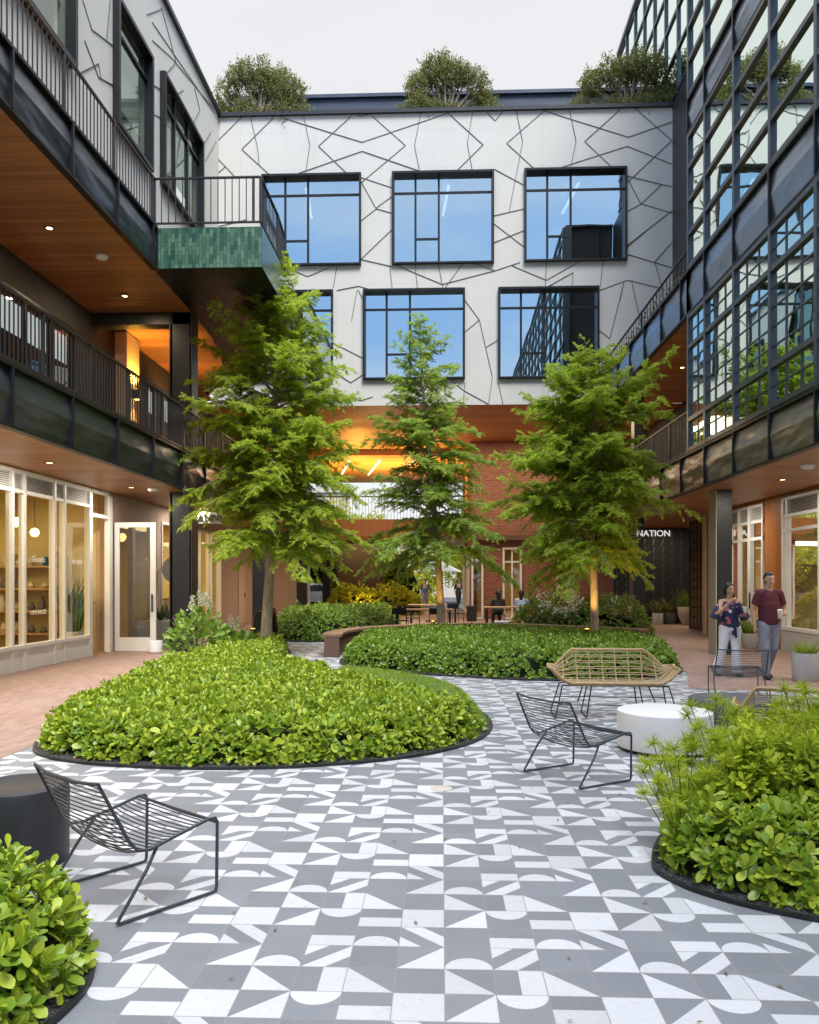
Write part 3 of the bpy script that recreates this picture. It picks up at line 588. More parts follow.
# shop interior
si = MB(); si.quad((-12,-12,0),(-12,27.3,0),(-12,27.3,3.6),(-12,-12,3.6)); si.quad((-12,17.3,0),(-7.6,17.3,0),(-7.6,17.3,2.99),(-12,17.3,2.99)) if False else None
si.quad((-12,18.1,0),(-7.8,18.1,0),(-7.8,18.1,3.6),(-12,18.1,3.6)); si.quad((-12,27.3,0),(-7.8,27.3,0),(-7.8,27.3,3.6),(-12,27.3,3.6)); si.quad((-12,-12,3.59),(-7.56,-12,3.59),(-7.56,27.3,3.59),(-12,27.3,3.59))
si.build('room_lining', M['warmwall'], lf)
fl = MB(); fl.quad((-12,-12,.01),(-7.5,-12,.01),(-7.5,27.3,.01),(-12,27.3,.01)); fl.build('room_floor', M['teak'], lf)

# ------------------------------------------------------------------ right building
rt = thing('glass_building', (7.6,10,0), 'dark framed glass building with a projecting glazed bay along the right side', 'building')
XR = 5.45
TY = [16.87-1.65*k for k in range(0,18)]
SR = TY+[18.52,20.17,21.82,23.47,25.12]; SR.sort()
fascia(rt, XR, -1, -12, 31, 3.62, 4.34, SR+[26.77,28.4,30.1], M['fascia_r'], M['black'])
fascia(rt, XR, -1, 18.0, 27, 7.5, 8.36, SR, M['fascia_b'], M['black'])
fascia(rt, XR, -1, -12, 18.0, 7.5, 8.36, SR, M['fascia_b'], M['black'])
fascia(rt, XR, -1, -12, 18.0, 11.45, 12.12, SR, M['fascia_b'], M['black'])
def bay(z0, z1, thick, thin, name, gm):
    f = MB(); ys = [18.0]+TY
    for y in ys: f.box(XR-.06,XR+.08,y-.05,y+.05,z0+.01,z1-.01)
    for z in thick: f.box(XR-.055,XR+.075,-11.5,18.0,z-.045,z+.045)
    fo = f.build(name, M['mull'], rt)
    if thin:
        m = MB()
        for a, c in zip(ys[:-1], ys[1:]):
            n = 2 if a-c < 1.3 else 3
            for i in range(1, n): yy = a+(c-a)*i/n; m.box(XR-.02,XR+.02,yy-.014,yy+.014,z0+.05,z1-.05)
        for z in thin: m.box(XR-.018,XR+.018,-11.5,18.0,z-.013,z+.013)
        m.build('muntin', M['mull'], fo)
    for a, c in zip(ys[:-1], ys[1:]):
        g = MB(); e = [random.uniform(-.006,.006) for _ in range(4)]
        g.quad((XR+e[0],a,z0),(XR+e[1],c,z0),(XR+e[2],c,z1),(XR+e[3],a,z1)); g.build('pane', gm, fo)
bay(4.40, 7.44, (4.47,5.13,6.72,7.38), (4.8,5.45,5.77,6.09,6.41,7.05), 'bay_window', M['glass_bay'])
bay(8.42, 11.40, (8.47,9.2,9.93,10.66,11.35), (), 'curtain_wall', M['glass_bay'])
bay(12.18, 17.3, (12.23,13.0,13.75,14.5,15.25,16.0,16.75,17.25), (), 'curtain_wall', M['glass_bay'])
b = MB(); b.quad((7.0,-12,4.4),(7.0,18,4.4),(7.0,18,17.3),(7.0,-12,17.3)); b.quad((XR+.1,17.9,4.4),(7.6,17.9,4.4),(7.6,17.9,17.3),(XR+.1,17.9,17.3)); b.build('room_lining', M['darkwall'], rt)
b = MB(); b.box(XR+.1,7.6,-12,18.06,17.3,17.4); b.build('roof', M['rail'], rt)
b = MB(); b.box(XR+.005,XR+.2,18.055,18.2,4.36,17.3); b.build('corner_post', M['mull'], rt)
b = MB(); b.box(XR+.08,9.8,-12,34,3.60,4.35); b.box(7.9,9.8,34,46,3.6,4.35); b.build('soffit', M['soffit'], rt)
b = MB(); b.box(XR+.08,9.8,18.0,27,7.46,8.34); b.build('soffit', M['soffit'], rt)
b = MB(); holed(b, 'x', 7.9, .2, 18.06, 46, 4.36, 7.455, [(19,22,4.5,7.0),(22.6,26,4.5,7.0)]); b.build('terrace_wall', M['darkwall'], rt)
for (y0,y1) in ((19,22),(22.6,26)): window(rt, 'x', 7.9, -.03, y0,y1,4.5,7.0, vs=(.33,.66), gm=M['glass_door'], fr=.08, depth=.1)
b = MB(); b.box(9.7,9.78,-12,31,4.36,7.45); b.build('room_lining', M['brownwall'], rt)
railing(rt, [(XR+.02,18.1),(XR+.02,31)], 4.42, 5.36, M['rail'])
railing(rt, [(XR+.02,18.1),(XR+.02,27)], 8.42, 8.95, M['rail'], .3)
for y in (18.0,25.7):
    b = MB(); b.box(6.02,6.36,y,y+.45,.006,3.595); b.build('column', M['col'], rt)
    b = MB(); b.box(6.0,6.019,y-.02,y+.47,.01,3.59); b.build('column_flange', M['pot_beige'] if y < 20 else M['rail'], rt)
b = MB(); b.box(6.05,6.35,25.7,26.1,4.36,7.455); b.build('column', M['col'], rt)
# flank wall above, and the taller tower behind it
b = MB(); b.box(7.6,7.9,18.0,27.4,8.36,17.3); b.build('flank_wall', M['rail'], rt)
tw = thing('glass_tower', (7.6,30,17), 'tall glass tower rising behind the roof at the top right', 'building')
b = MB(); b.box(7.75,16,19,35.2,17.3,24.2); b.build('core', M['darkwall'], tw)
b = MB()
for k in range(12): y = 35.2-1.45*k; b.box(7.6,7.72,y-.05,y+.05,17.35,24.2)
for k in range(6): z = 17.5+1.33*k; b.box(7.605,7.715,19,35.2,z-.05,z+.05)
b.box(7.55,16,18.9,35.3,24.21,24.4)
cw = b.build('curtain_wall', M['mull'], tw)
b = MB(); b.quad((7.66,19,17.3),(7.66,35.2,17.3),(7.66,35.2,24.2),(7.66,19,24.2)); b.quad((7.66,19.01,17.3),(16,19.01,17.3),(16,19.01,24.2),(7.66,19.01,24.2)) if False else None
b.build('pane', M['glass_bay'], cw)
# right-hand shopfronts (x = 7.9)
GR = 7.9
b = MB(); holed(b, 'x', GR, .25, -12, 24.5, 0, 3.595, [(20.15,22.5,0.0,3.5),(-10,19.05,0.25,3.5)]); b.build('timber_wall', M['woodwall'], rt)
s2 = thing('shopfront', (7.9,20,0), 'white framed shop window and glass door beyond the dark column on the right', 'shopfront')
b = MB()
for y in (20.15,20.95,21.05,21.75,22.42): b.box(GR-.05,GR+.06,y,y+.08,0,3.5)
b2 = MB(); b2.box(GR-.04,GR+.05,20.15,22.5,3.05,3.12); b2.box(GR-.04,GR+.05,20.15,22.5,2.62,2.7); b2.box(GR-.04,GR+.05,20.15,22.5,3.45,3.51); b2.box(GR-.03,GR+.04,21.13,22.42,.0,.3); b2.box(GR-.045,GR+.055,20.23,20.95,.0,.25)
b.build('mullion', M['white'], s2); b2.build('rail', M['white'], s2)
b = MB(); b.quad((GR,20.15,.1),(GR,22.5,.1),(GR,22.5,3.05),(GR,20.15,3.05)); b.build('pane', M['glass_store'], s2)
louvres(s2, 'x', GR, 20.15, 22.5, 3.12, 3.45, -1)
b = MB(); b.bar((GR-.08,20.9,.9),(GR-.08,20.9,1.3),.03); b.build('handle', M['rail'], s2)
s3 = thing('shopfront', (7.9,15,0), 'white framed shop window behind the pale planter at the right edge', 'shopfront')
b = MB()
for k in range(0,16):
    y = 19.05-.08-1.8*k
    for q in (y, y-.22): b.box(GR-.05,GR+.06,q,q+.08,0.0,3.5)
b2 = MB(); b2.box(GR-.04,GR+.05,-10,19.05,3.05,3.12); b2.box(GR-.04,GR+.05,-10,19.05,2.72,2.79); b2.box(GR-.04,GR+.05,-10,19.05,3.45,3.51); b2.box(GR-.07,GR+.05,-10,19.05,.48,.56)
b.build('mullion', M['white'], s3); b2.build('rail', M['white'], s3)
b = MB(); b.box(GR-.06,GR+.04,-10,19.05,0.01,.48); b.build('plinth', M['pot_grey'], s3)
b = MB(); b.quad((GR,-10,.5),(GR,19.05,.5),(GR,19.05,3.05),(GR,-10,3.05)); b.build('pane', M['glass_store'], s3)
louvres(s3, 'x', GR, -10, 19.05, 3.12, 3.45, -1)
b = MB(); b.quad((12,-12,0),(12,24.5,0),(12,24.5,3.6),(12,-12,3.6)); b.quad((8.2,19.6,0),(12,19.6,0),(12,19.6,3.6),(8.2,19.6,3.6)); b.quad((8.2,24.3,0),(12,24.3,0),(12,24.3,3.6),(8.2,24.3,3.6)); b.build('room_lining', M['warmwall'], rt)
# end post and the dark ribbed screens in the recess
b = MB(); b.box(7.86,8.2,24.502,24.75,0.006,3.59); b.build('pier', M['cream'], rt)
def screen(loc, ax, L, lab):
    t_ = thing('screen_wall', loc, lab, 'screen'); x, y, _ = loc
    p = MB(); f = MB()
    if ax == 'y': p.box(x,x+L,y,y+.1,.006,3.598)
    else: p.box(x,x+.1,y,y+L,.006,3.598)
    p.build('backing', M['screen'], t_)
    for i in range(int(L/.34)):
        u = .1+i*.34
        for j in range(11):
            z = .15+j*.31
            if ax == 'y': f.bar((x+u,y-.02,z),(x+u+.05,y-.02,z+.24),.045,.03,(0,1,0))
            else: f.bar((x-.02,y+u,z),(x-.02,y+u+.06,z+.24),.07,.03,(1,0,0))
    f.build('fin', M['screen_l'] if ax == 'x' else M['mull'], t_)
screen((6.5,30.9,0), 'y', 3.6, 'dark screen wall of upright fins behind the potted plants')
screen((8.35,25.4,0), 'x', 2.3, 'brass finned dark screen wall beside the recess on the right')
b = MB(); b.quad((10.1,24.75,0),(10.1,31,0),(10.1,31,3.6),(10.1,24.75,3.6)); b.quad((8.45,27.7,0),(10.1,27.7,0),(10.1,27.7,3.59),(8.45,27.7,3.59)); b.build('recess_wall', M['darkwall'], rt)

# ------------------------------------------------------------------ ceiling lights
def downlight(x, y, z, lab, white=False):
    t_ = thing('ceiling_light', (x,y,z), lab, 'ceiling light', 'small round lights set in the timber soffits')
    b = MB(); b.lathe([(.055,-.003),(.085,-.012),(.09,-.002)], (x,y,z), 20); b.build('trim', M['rail'] if not white else M['white'], t_)
    b = MB(); b.lathe([(.0,-.004),(.054,-.004)], (x,y,z), 16); b.build('lens', M['lamp'], t_)
DLL = 'small round downlight glowing in the timber soffit over the left shopfront'
for y in (5.5,9.4,13.4,17.0,22): downlight(-6.6,y,3.594,DLL)
for y in (6,9.5,13.6,16.9): downlight(-6.7,y,7.634,'small round downlight glowing in the upper left timber soffit')
for y in (8,12.5,16.2,20.5): downlight(6.7,y,3.594,'small round downlight glowing in the timber soffit over the right pavement')
for y in (19.5,22.5): downlight(6.6,y,7.455,'small round downlight in the high timber soffit at the right')
downlight(8.6,28.6,3.594,'small round downlight added to brighten the potted plants in the dark recess')  # extra lamp put in to brighten the recess
def fitting(x, y, z, lab):
    b = MB(); b.lathe([(.0,-.07),(.07,-.068),(.1,-.05),(.12,-.012),(.12,-.001)], (x,y,z), 24); b.build('smoke_detector', M['white'], None, lab, 'detector')
fitting(-6.3,14.8,7.634,'white round fitting on the upper left timber soffit'); fitting(-6.2,17.2,3.594,'white round fitting on the soffit beside the left column'); fitting(6.3,14.2,3.594,'white round fitting on the timber soffit above the couple')
sc = thing('wall_sconce', (-7.55,19.7,6.2), 'amber up and down wall light glowing on the pale pier of the left terrace', 'wall light')
b = MB(); b.box(-7.598,-7.42,19.62,19.78,6.08,6.32); b.build('body', M['black'], sc)
b = MB(); b.box(-7.56,-7.46,19.65,19.75,6.321,6.33); b.box(-7.56,-7.46,19.65,19.75,6.07,6.079); b.build('lens', M['lampo'], sc)
b = MB(); b.lathe([(.0,0),(.05,0.01),(.055,.1),(.03,.16),(0,.17)], (-5.44,17.0,3.45), 16); b.bar((-5.44,17,3.6),(-5.44,17,3.75),.03); b.build('security_camera', M['cylblack'], None, 'small dark camera hanging at the fascia edge above the left column', 'camera')

# ------------------------------------------------------------------ signs
sg = MB(); sg.box(-6.86,-5.98,22.0,22.12,3.18,3.5); so = sg.build('blade_sign', M['white'], None, 'white hanging shop sign with black letters ANNI beside the left column', 'sign')
text('lettering', 'ANNI', .27, (-6.36,21.995,3.25), (PI/2,0,0), M['ink'], so, .004)
text('sign_lettering', 'NATION', .27, (6.62,25.6,3.0), (PI/2,0,0), M['glow_letter'], None, .02, label='small white raised letters NATION hung under the right soffit', cat='sign')
b = MB()
for i in range(3): pass
t_ = [(0.36*math.cos(a), 0.36*math.sin(a)) for a in [2*PI*k/40 for k in range(40)]]
b.add([(-7.05+p,21.2,1.9+q) for p,q in t_]+[(-7.05+p,21.26,1.9+q) for p,q in t_], [tuple(range(40)), tuple(range(40,80))[::-1]]+[(k,(k+1)%40,40+(k+1)%40,40+k) for k in range(40)])
b.bar((-7.5,21.23,1.9),(-7.38,21.23,1.9),.03); b.build('round_sign', M['pot_grey'], None, 'plain white round blade sign on the left wall behind the column', 'sign')
# ------------------------------------------------------------------ planting helpers
def smooth_poly(pts, k=6):
    n = len(pts); out = []
    for i in range(n):
        p0, p1, p2, p3 = [np.array(pts[(i+j) % n], float) for j in (-1,0,1,2)]
        for s in range(k):
            t = s/k; out.append(.5*((2*p1)+(-p0+p2)*t+(2*p0-5*p1+4*p2-p3)*t*t+(-p0+3*p1-3*p2+p3)*t**3))
    return np.array(out)
def inside(P, poly):
    x, y = P[:,0], P[:,1]; c = np.zeros(len(P), bool); n = len(poly)
    for i in range(n):
        x1, y1 = poly[i]; x2, y2 = poly[i-1]
        with np.errstate(divide='ignore', invalid='ignore'):
            k = ((y1 > y) != (y2 > y)) & (x < (x2-x1)*(y-y1)/(y2-y1+1e-12)+x1)
        c ^= k
    return c
def edist(P, poly):
    d = np.full(len(P), 1e9); n = len(poly)
    for i in range(n):
        a = poly[i-1]; b = poly[i]; ab = b-a; L = (ab**2).sum()+1e-12
        t = np.clip(((P-a)@ab)/L, 0, 1); d = np.minimum(d, np.hypot(*(P-(a+t[:,None]*ab)).T))
    return d
def area(poly): x, y = poly[:,0], poly[:,1]; return .5*np.sum(x*np.roll(y,-1)-np.roll(x,-1)*y)
def inset(poly, d):
    if area(poly) < 0: poly = poly[::-1]
    t = np.roll(poly,-1,0)-np.roll(poly,1,0); t /= np.linalg.norm(t,axis=1,keepdims=True)+1e-9
    return poly + np.stack([-t[:,1], t[:,0]],1)*d
LEAF_V = [(0,0,0),(.28,.12,.03),(.58,.235,.06),(.82,.215,.055),(.97,.09,.02),(.97,-.09,.02),(.82,-.215,.055),(.58,-.235,.06),(.28,-.12,.03),(.30,0,0),(.62,0,.015),(1.0,0,-.01)]
LEAF_F = [(0,9,1),(0,8,9),(9,10,2,1),(8,7,10,9),(10,11,4,3,2),(7,6,5,11,10)]
LEAF2_V = [(0,0,0),(.5,.26,.05),(1,0,0),(.5,-.26,.05)]; LEAF2_F = [(0,2,1),(0,3,2)]
def surf_points(poly, H, dens, hole=None, rim=None, hn=.12, seed=1):
    r = np.random.default_rng(seed)
    if area(poly) < 0: poly = poly[::-1]
    rim = rim or H*.8
    lo = poly.min(0); hi = poly.max(0); A = np.prod(hi-lo); P = r.uniform(lo, hi, (int(A*dens), 2))
    P = P[inside(P, poly)]; d = edist(P, poly); k = d > rim; P = P[k]
    Pz = np.full(len(P), H); Nn = np.tile([0,0,1.], (len(P),1))
    seg = np.roll(poly,-1,0)-poly; L = np.linalg.norm(seg,axis=1); tot = L.sum(); m = int(tot*(H+rim)*.8*dens*1.15)
    idx = r.choice(len(poly), m, p=L/tot); t = r.random(m)[:,None]; q = poly[idx]+seg[idx]*t
    nn = np.stack([-seg[idx][:,1], seg[idx][:,0]],1)/L[idx][:,None]; th = r.uniform(.02, PI/2, m)
    Q = q+nn*(rim*(1-np.cos(th)))[:,None]; Qz = H*np.sin(th)
    dq = edist(Q, poly); ok = dq > rim*(1-np.cos(th))*.8-.02
    QN = np.stack([-nn[:,0]*np.cos(th), -nn[:,1]*np.cos(th), np.sin(th)+.25], 1)
    P = np.vstack([P, Q[ok]]); Z = np.concatenate([Pz, Qz[ok]]); Nn = np.vstack([Nn, QN[ok]])
    if hole is not None:
        k = ~inside(P, hole); P = P[k]; Z = Z[k]; Nn = Nn[k]
    bmp = np.sin(P[:,0]*3.1+P[:,1]*1.7)*.4+np.sin(P[:,0]*7.3-P[:,1]*5.1)*.3+r.normal(0,.45,len(P))
    Z = Z*(1+hn*bmp)
    Nn /= np.linalg.norm(Nn,axis=1,keepdims=True)
    return np.column_stack([P,Z]), Nn
def hedge(name, pts, H, dens, L, mat, label, cat='hedge', hole=None, nl=8, tmpl=(LEAF_V, LEAF_F), group=None, rim=None, seed=1, ins=.12, base=True, kind='stuff', parent=None, z0=0, hn=.17):
    r = np.random.default_rng(seed); poly = inset(smooth_poly(pts), ins)
    P, Nn = surf_points(poly, H, dens, hole, rim, hn, seed)
    n = len(P)
    a = r.uniform(0, 2*PI, (n,1))+np.arange(nl)[None,:]*2.399
    el = np.clip(r.normal(.35,.28,(n,nl))+np.linspace(-.35,.75,nl)[None,:], -.5, 1.4)
    T1 = np.cross(Nn, np.array([.3,.9,.1])); T1 /= np.linalg.norm(T1,axis=1,keepdims=True); T2 = np.cross(Nn, T1)
    rad = T1[:,None,:]*np.cos(a)[...,None]+T2[:,None,:]*np.sin(a)[...,None]
    D = rad*np.cos(el)[...,None]+Nn[:,None,:]*np.sin(el)[...,None]; D[...,2] += .12
    Up = Nn[:,None,:]*np.cos(el)[...,None]-rad*np.sin(el)[...,None]+r.normal(0,.18,(n,nl,3))
    ll = L*np.clip(r.normal(1,.22,(n,1)),.5,1.5)*r.uniform(.65,1.25,(n,nl))*(1-np.linspace(0,.35,nl))[None,:]
    PP = P[:,None,:]-Nn[:,None,:]*r.uniform(0,.05,(n,nl))[...,None]+Nn[:,None,:]*(np.linspace(-.02,.02,nl))[None,:,None]
    PP[...,2] = np.maximum(PP[...,2], .03)+z0
    PP = PP.reshape(-1,3); D = D.reshape(-1,3); Up = Up.reshape(-1,3); ll = ll.ravel()
    o = np_mesh(name, tmpl[0], tmpl[1], PP, D, Up, ll, ll*r.uniform(.8,1.15,len(ll)), mat, parent=parent, label=label, cat=cat, group=group, kind=kind)
    if base:   # twiggy dark inside so that nothing shows through
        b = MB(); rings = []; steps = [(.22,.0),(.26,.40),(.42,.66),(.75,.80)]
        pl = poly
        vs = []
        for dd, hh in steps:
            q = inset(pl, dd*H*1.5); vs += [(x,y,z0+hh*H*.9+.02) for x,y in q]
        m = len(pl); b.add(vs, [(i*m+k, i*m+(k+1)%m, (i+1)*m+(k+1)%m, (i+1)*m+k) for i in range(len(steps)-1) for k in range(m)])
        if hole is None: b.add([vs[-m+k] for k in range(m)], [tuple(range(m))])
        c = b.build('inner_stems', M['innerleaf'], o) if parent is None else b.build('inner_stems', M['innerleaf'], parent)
    return o
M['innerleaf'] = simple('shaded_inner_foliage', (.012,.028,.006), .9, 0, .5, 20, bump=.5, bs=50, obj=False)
def bed(pts, label, gravel=.14):
    p = smooth_poly(pts); p = p if area(p) > 0 else p[::-1]; q = inset(p, .02); g = inset(p, gravel); m = len(p)
    t_ = thing('planting_bed', (float(p[:,0].mean()), float(p[:,1].mean()), 0), label, 'planting bed')
    b = MB(); vs = [(x,y,.002) for x,y in p]+[(x,y,.024) for x,y in p]+[(x,y,.024) for x,y in q]+[(x,y,.01) for x,y in q]
    b.add(vs, [(i*m+k, i*m+(k+1)%m, (i+1)*m+(k+1)%m, (i+1)*m+k) for i in range(3) for k in range(m)]); b.build('edging', M['edge'], t_)
    b = MB(); vs = [(x,y,.016) for x,y in q]+[(x,y,.03) for x,y in g]; b.add(vs, [(k,(k+1)%m,m+(k+1)%m,m+k) for k in range(m)]); b.build('gravel', M['gravel'], t_)
    b = MB(); b.add([(x,y,.029) for x,y in g], [tuple(range(m))]); b.build('soil', M['soil'], t_)
    # loose black pebbles in the gravel margin
    r = np.random.default_rng(len(pts)); n = int(m*9); i = r.integers(0,m,n); tt = r.random(n)[:,None]
    a = q[i]*(1-tt)+g[i]*tt+r.normal(0,.012,(n,2)); P = np.column_stack([a, np.full(n,.02)])
    D = r.normal(0,1,(n,3)); U = r.normal(0,1,(n,3)); s = r.uniform(.008,.02,n)
    ic_v = [(.5,0,0),(-.5,0,0),(0,.5,0),(0,-.5,0),(0,0,.4),(0,0,-.4)]; ic_f = [(0,2,4),(2,1,4),(1,3,4),(3,0,4),(2,0,5),(1,2,5),(3,1,5),(0,3,5)]
    np_mesh('pebbles', ic_v, ic_f, P, D, U, s, s, M['gravel'], parent=t_, kind='stuff')
    return t_
B1 = [(-3.97,7.75),(-3.5,7.12),(-2.66,6.83),(-1.62,6.8),(-.54,7.14),(.18,7.77),(.5,8.5),(.56,9.35),(.37,10.25),(-.15,11.15),(-.9,11.95),(-1.75,12.6),(-2.6,13.6),(-3.15,15.2),(-3.25,17),(-3.5,18.5),(-4.2,19.1),(-4.8,18.8),(-4.95,17.6),(-4.78,14.5),(-4.62,11.7),(-4.28,9.2)]
LAWN = smooth_poly([(.36,8.55),(.45,8.9),(.49,9.35),(.31,10.18),(-.2,11.05),(-.95,11.83),(-1.65,12.35),(-1.7,11.7),(-1.25,10.9),(-.75,10.2),(-.3,9.55),(.05,8.95)])
B2 = [(-2.05,16.6),(-1.9,15.4),(-1.28,14.5),(-.03,13.65),(1.57,13.03),(3.2,13.2),(4.2,14.3),(4.5,16.2),(4.45,18.7),(3.4,19.7),(2.3,20.5),(1.1,21.1),(-.3,20.8),(-1.3,19.8),(-2.0,18.4)]
B3 = [(-4.85,22.2),(-3.9,21.1),(-2.9,21.3),(-2.0,22.4),(-1.5,24.2),(-1.3,26),(-1.6,28),(-4.5,28),(-4.95,25)]
BR = [(1.18,4.6),(1.24,4.3),(1.40,4.10),(1.62,3.94),(1.95,3.77),(2.5,3.55),(3.4,3.4),(4.4,3.7),(4.9,4.8),(4.7,6.2),(3.8,6.6),(2.9,6.35),(2.1,5.9),(1.45,5.25)]
BL = [(-1.73,3.7),(-1.47,3.38),(-1.375,3.02),(-1.5,2.6),(-2,2.2),(-3,2.1),(-3.8,2.8),(-3.7,3.75),(-3,4.05),(-2.3,4.0)]
BK = [(1.9,22.6),(3.2,21.6),(5.2,20.6),(5.7,22),(5.5,24.4),(3.8,25),(2.2,24.4)]
for b_, l_ in ((B1,'large rounded planting bed in the middle left of the patterned plaza'),(B2,'rounded planting bed with two trees behind the woven bench'),(B3,'planting bed under the far columns on the left'),(BR,'planting bed full of papyrus in the right foreground'),(BL,'small planting bed in the bottom left corner'),(BK,'planting bed behind the curved timber seat on the right')): bed(b_, l_)
G_ = 'low leafy hedges of the planting beds'
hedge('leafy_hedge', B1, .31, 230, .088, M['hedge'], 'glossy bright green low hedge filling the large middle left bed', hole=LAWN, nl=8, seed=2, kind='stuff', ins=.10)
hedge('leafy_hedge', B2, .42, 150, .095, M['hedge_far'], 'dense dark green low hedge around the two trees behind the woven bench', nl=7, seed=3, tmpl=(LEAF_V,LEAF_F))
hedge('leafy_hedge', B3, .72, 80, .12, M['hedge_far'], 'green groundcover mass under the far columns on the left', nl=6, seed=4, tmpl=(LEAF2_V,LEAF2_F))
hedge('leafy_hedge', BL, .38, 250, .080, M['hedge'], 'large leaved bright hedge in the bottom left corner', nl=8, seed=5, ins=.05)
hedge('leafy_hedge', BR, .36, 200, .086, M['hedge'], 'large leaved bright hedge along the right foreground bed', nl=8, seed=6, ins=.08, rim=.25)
# lawn
lw = LAWN if area(LAWN) > 0 else LAWN[::-1]
def lawn_z(d): t = np.clip(d/.42,0,1); return .04+.33*(1-(1-t)**2)
lo = lw.min(0); hi = lw.max(0); gs = .05; gx = np.arange(lo[0], hi[0]+gs, gs); gy = np.arange(lo[1], hi[1]+gs, gs)
XX, YY = np.meshgrid(gx, gy, indexing='ij'); GP = np.column_stack([XX.ravel(), YY.ravel()]); gin = inside(GP, lw).reshape(XX.shape); gz = lawn_z(edist(GP, lw)).reshape(XX.shape)
b = MB(); ny = len(gy)
fs = [(a*ny+c, (a+1)*ny+c, (a+1)*ny+c+1, a*ny+c+1) for a in range(len(gx)-1) for c in range(ny-1) if gin[a,c] and gin[a+1,c] and gin[a,c+1] and gin[a+1,c+1]]
used = sorted({k for f in fs for k in f}); mp_ = {k:n_ for n_,k in enumerate(used)}
b.add([(GP[k,0], GP[k,1], gz.ravel()[k]) for k in used], [tuple(mp_[k] for k in f) for f in fs], True)
lo = lw.min(0); hi = lw.max(0); P = rng.uniform(lo, hi, (26000,2)); P = P[inside(P, lw)]; d = edist(P, lw); z = lawn_z(d)-.005
lawn = b.build('lawn', M['turf'], None, kind='stuff', label='small raised lawn at the right end of the large bed', cat='lawn')
n = len(P); D = rng.normal(0,.45,(n,3)); D[:,2] = 1; s = rng.uniform(.03,.055,n)
np_mesh('grass_blades', [(0,-.07,0),(0,.07,0),(1,0,.1)], [(0,1,2)], np.column_stack([P,z]), D, rng.normal(0,1,(n,3)), s, s, M['hedge'], parent=lawn)
M['deadleaf'] = simple('dry_leaf', (.22,.15,.06), .8, 0, .4, 30)
# ---- trees
FR_V = [(i/6,0,-.03*math.sin(i)) for i in range(7)]+[(i/6+.16,.42*math.sin(PI*(i+1.2)/7.5),-.05) for i in range(6)]+[(i/6+.16,-.42*math.sin(PI*(i+1.2)/7.5),-.05) for i in range(6)]
FR_F = [(i,i+1,7+i) for i in range(6)]+[(i+1,i,13+i) for i in range(6)]
def cypress(x, y, H, z_lo, prof, nb, mat, label, seed, lean=(0,0), tr=.11, sp=.036, L0=.15, dens=1.0, barkm=None, cut=0):
    """a bald cypress: straight trunk, tiers of limbs, feathery drooping sprays; prof(h)->radius for h=0..1 from crown bottom to tip"""
    r = np.random.default_rng(seed)
    t_ = thing('cypress_tree', (x,y,0), label, 'tree', 'feathery trees planted in the courtyard beds')
    b = MB(); pts = []; rs = []
    for i in range(17):
        f = i/16; pts.append((x+lean[0]*f+.03*math.sin(f*7+seed), y+lean[1]*f+.03*math.cos(f*6+seed), .02+f*(H-.1))); rs.append(tr*(1-f)**.8*(1+.45*math.exp(-f*22))+.008)
    b.tube(pts, rs, 12); b.build('trunk', barkm or M['bark'], t_)
    br = MB(); PP = []; DD = []; LL = []
    tp = np.array(pts)
    for k in range(nb):
        h = ((k+r.random()*.9)/nb)**1.08; z = z_lo+(H-z_lo)*h*.985
        R = prof(h)*(r.uniform(.45,1.14) if r.random() < .5 else r.uniform(.85,1.12)); az = k*2.399+r.normal(0,.25)
        f = np.clip(z/(H-.1),0,1)*16; i0 = int(min(15,f)); st = tp[i0]*(1-(f-i0))+tp[i0+1]*(f-i0)
        if z < z_lo+1.3 and math.cos(az)*cut < -.35: R *= .62
        rise = .32+.42*h+r.normal(0,.22); dr = .42*(1-h)+r.uniform(0,.22)
        n = 9; pth = []
        for j in range(n+1):
            u = j/n; wob = .05*R*math.sin(u*6+k)
            pth.append(np.array([st[0]+math.cos(az)*R*u-math.sin(az)*wob, st[1]+math.sin(az)*R*u+math.cos(az)*wob, st[2]+R*(rise*u-dr*u*u)]))
        br.tube([tuple(p) for p in pth], [max(.004, .020*(1-j/n)*min(1.3,R)) for j in range(n+1)], 5, caps=False)
        ns = max(4, int(R/.085))
        for j in range(ns):
            u = .16+.84*(j+r.random()*.6)/ns; u = min(u, .995); q = u*n; i1 = int(q); pb = pth[i1]*(1-(q-i1))+pth[min(n,i1+1)]*(q-i1)
            d = pth[min(n,i1+1)]-pth[max(0,i1-0)] if i1 < n else pth[n]-pth[n-1]; d = d/(np.linalg.norm(d)+1e-9)
            for sgn in (-1,1):
                if r.random() > .74*dens: continue
                ang = sgn*r.uniform(.6,1.15); dd = np.array([d[0]*math.cos(ang)-d[1]*math.sin(ang), d[0]*math.sin(ang)+d[1]*math.cos(ang), d[2]*.5+r.normal(.04,.30)])
                sl = (.12+.36*R*(1-u)**.8*min(1, u*3.5))*r.uniform(.5,1.2)
                m = max(2, int(sl/sp)); s0 = pb
                for c in range(m):
                    w = (c+r.random()*.5)/m; p = s0+dd*sl*w+np.array([0,0,-.35*sl*w*w])
                    for sg in (-1,1):
                        a2 = sg*r.uniform(.4,1.0); e = np.array([dd[0]*math.cos(a2)-dd[1]*math.sin(a2), dd[0]*math.sin(a2)+dd[1]*math.cos(a2), dd[2]-r.uniform(-.15,1.0)])
                        PP.append(p); DD.append(e); LL.append(L0*r.uniform(.55,1.2)*(1-.25*w))
    br.build('limbs', barkm or M['bark'], t_)
    PP = np.array(PP); DD = np.array(DD); LL = np.array(LL); n = len(PP)
    U = np.tile([0,0,1.], (n,1))+r.normal(0,.35,(n,3))
    np_mesh('crown', FR_V, FR_F, PP, DD, U, LL, LL*.85, mat, parent=t_)
    return t_
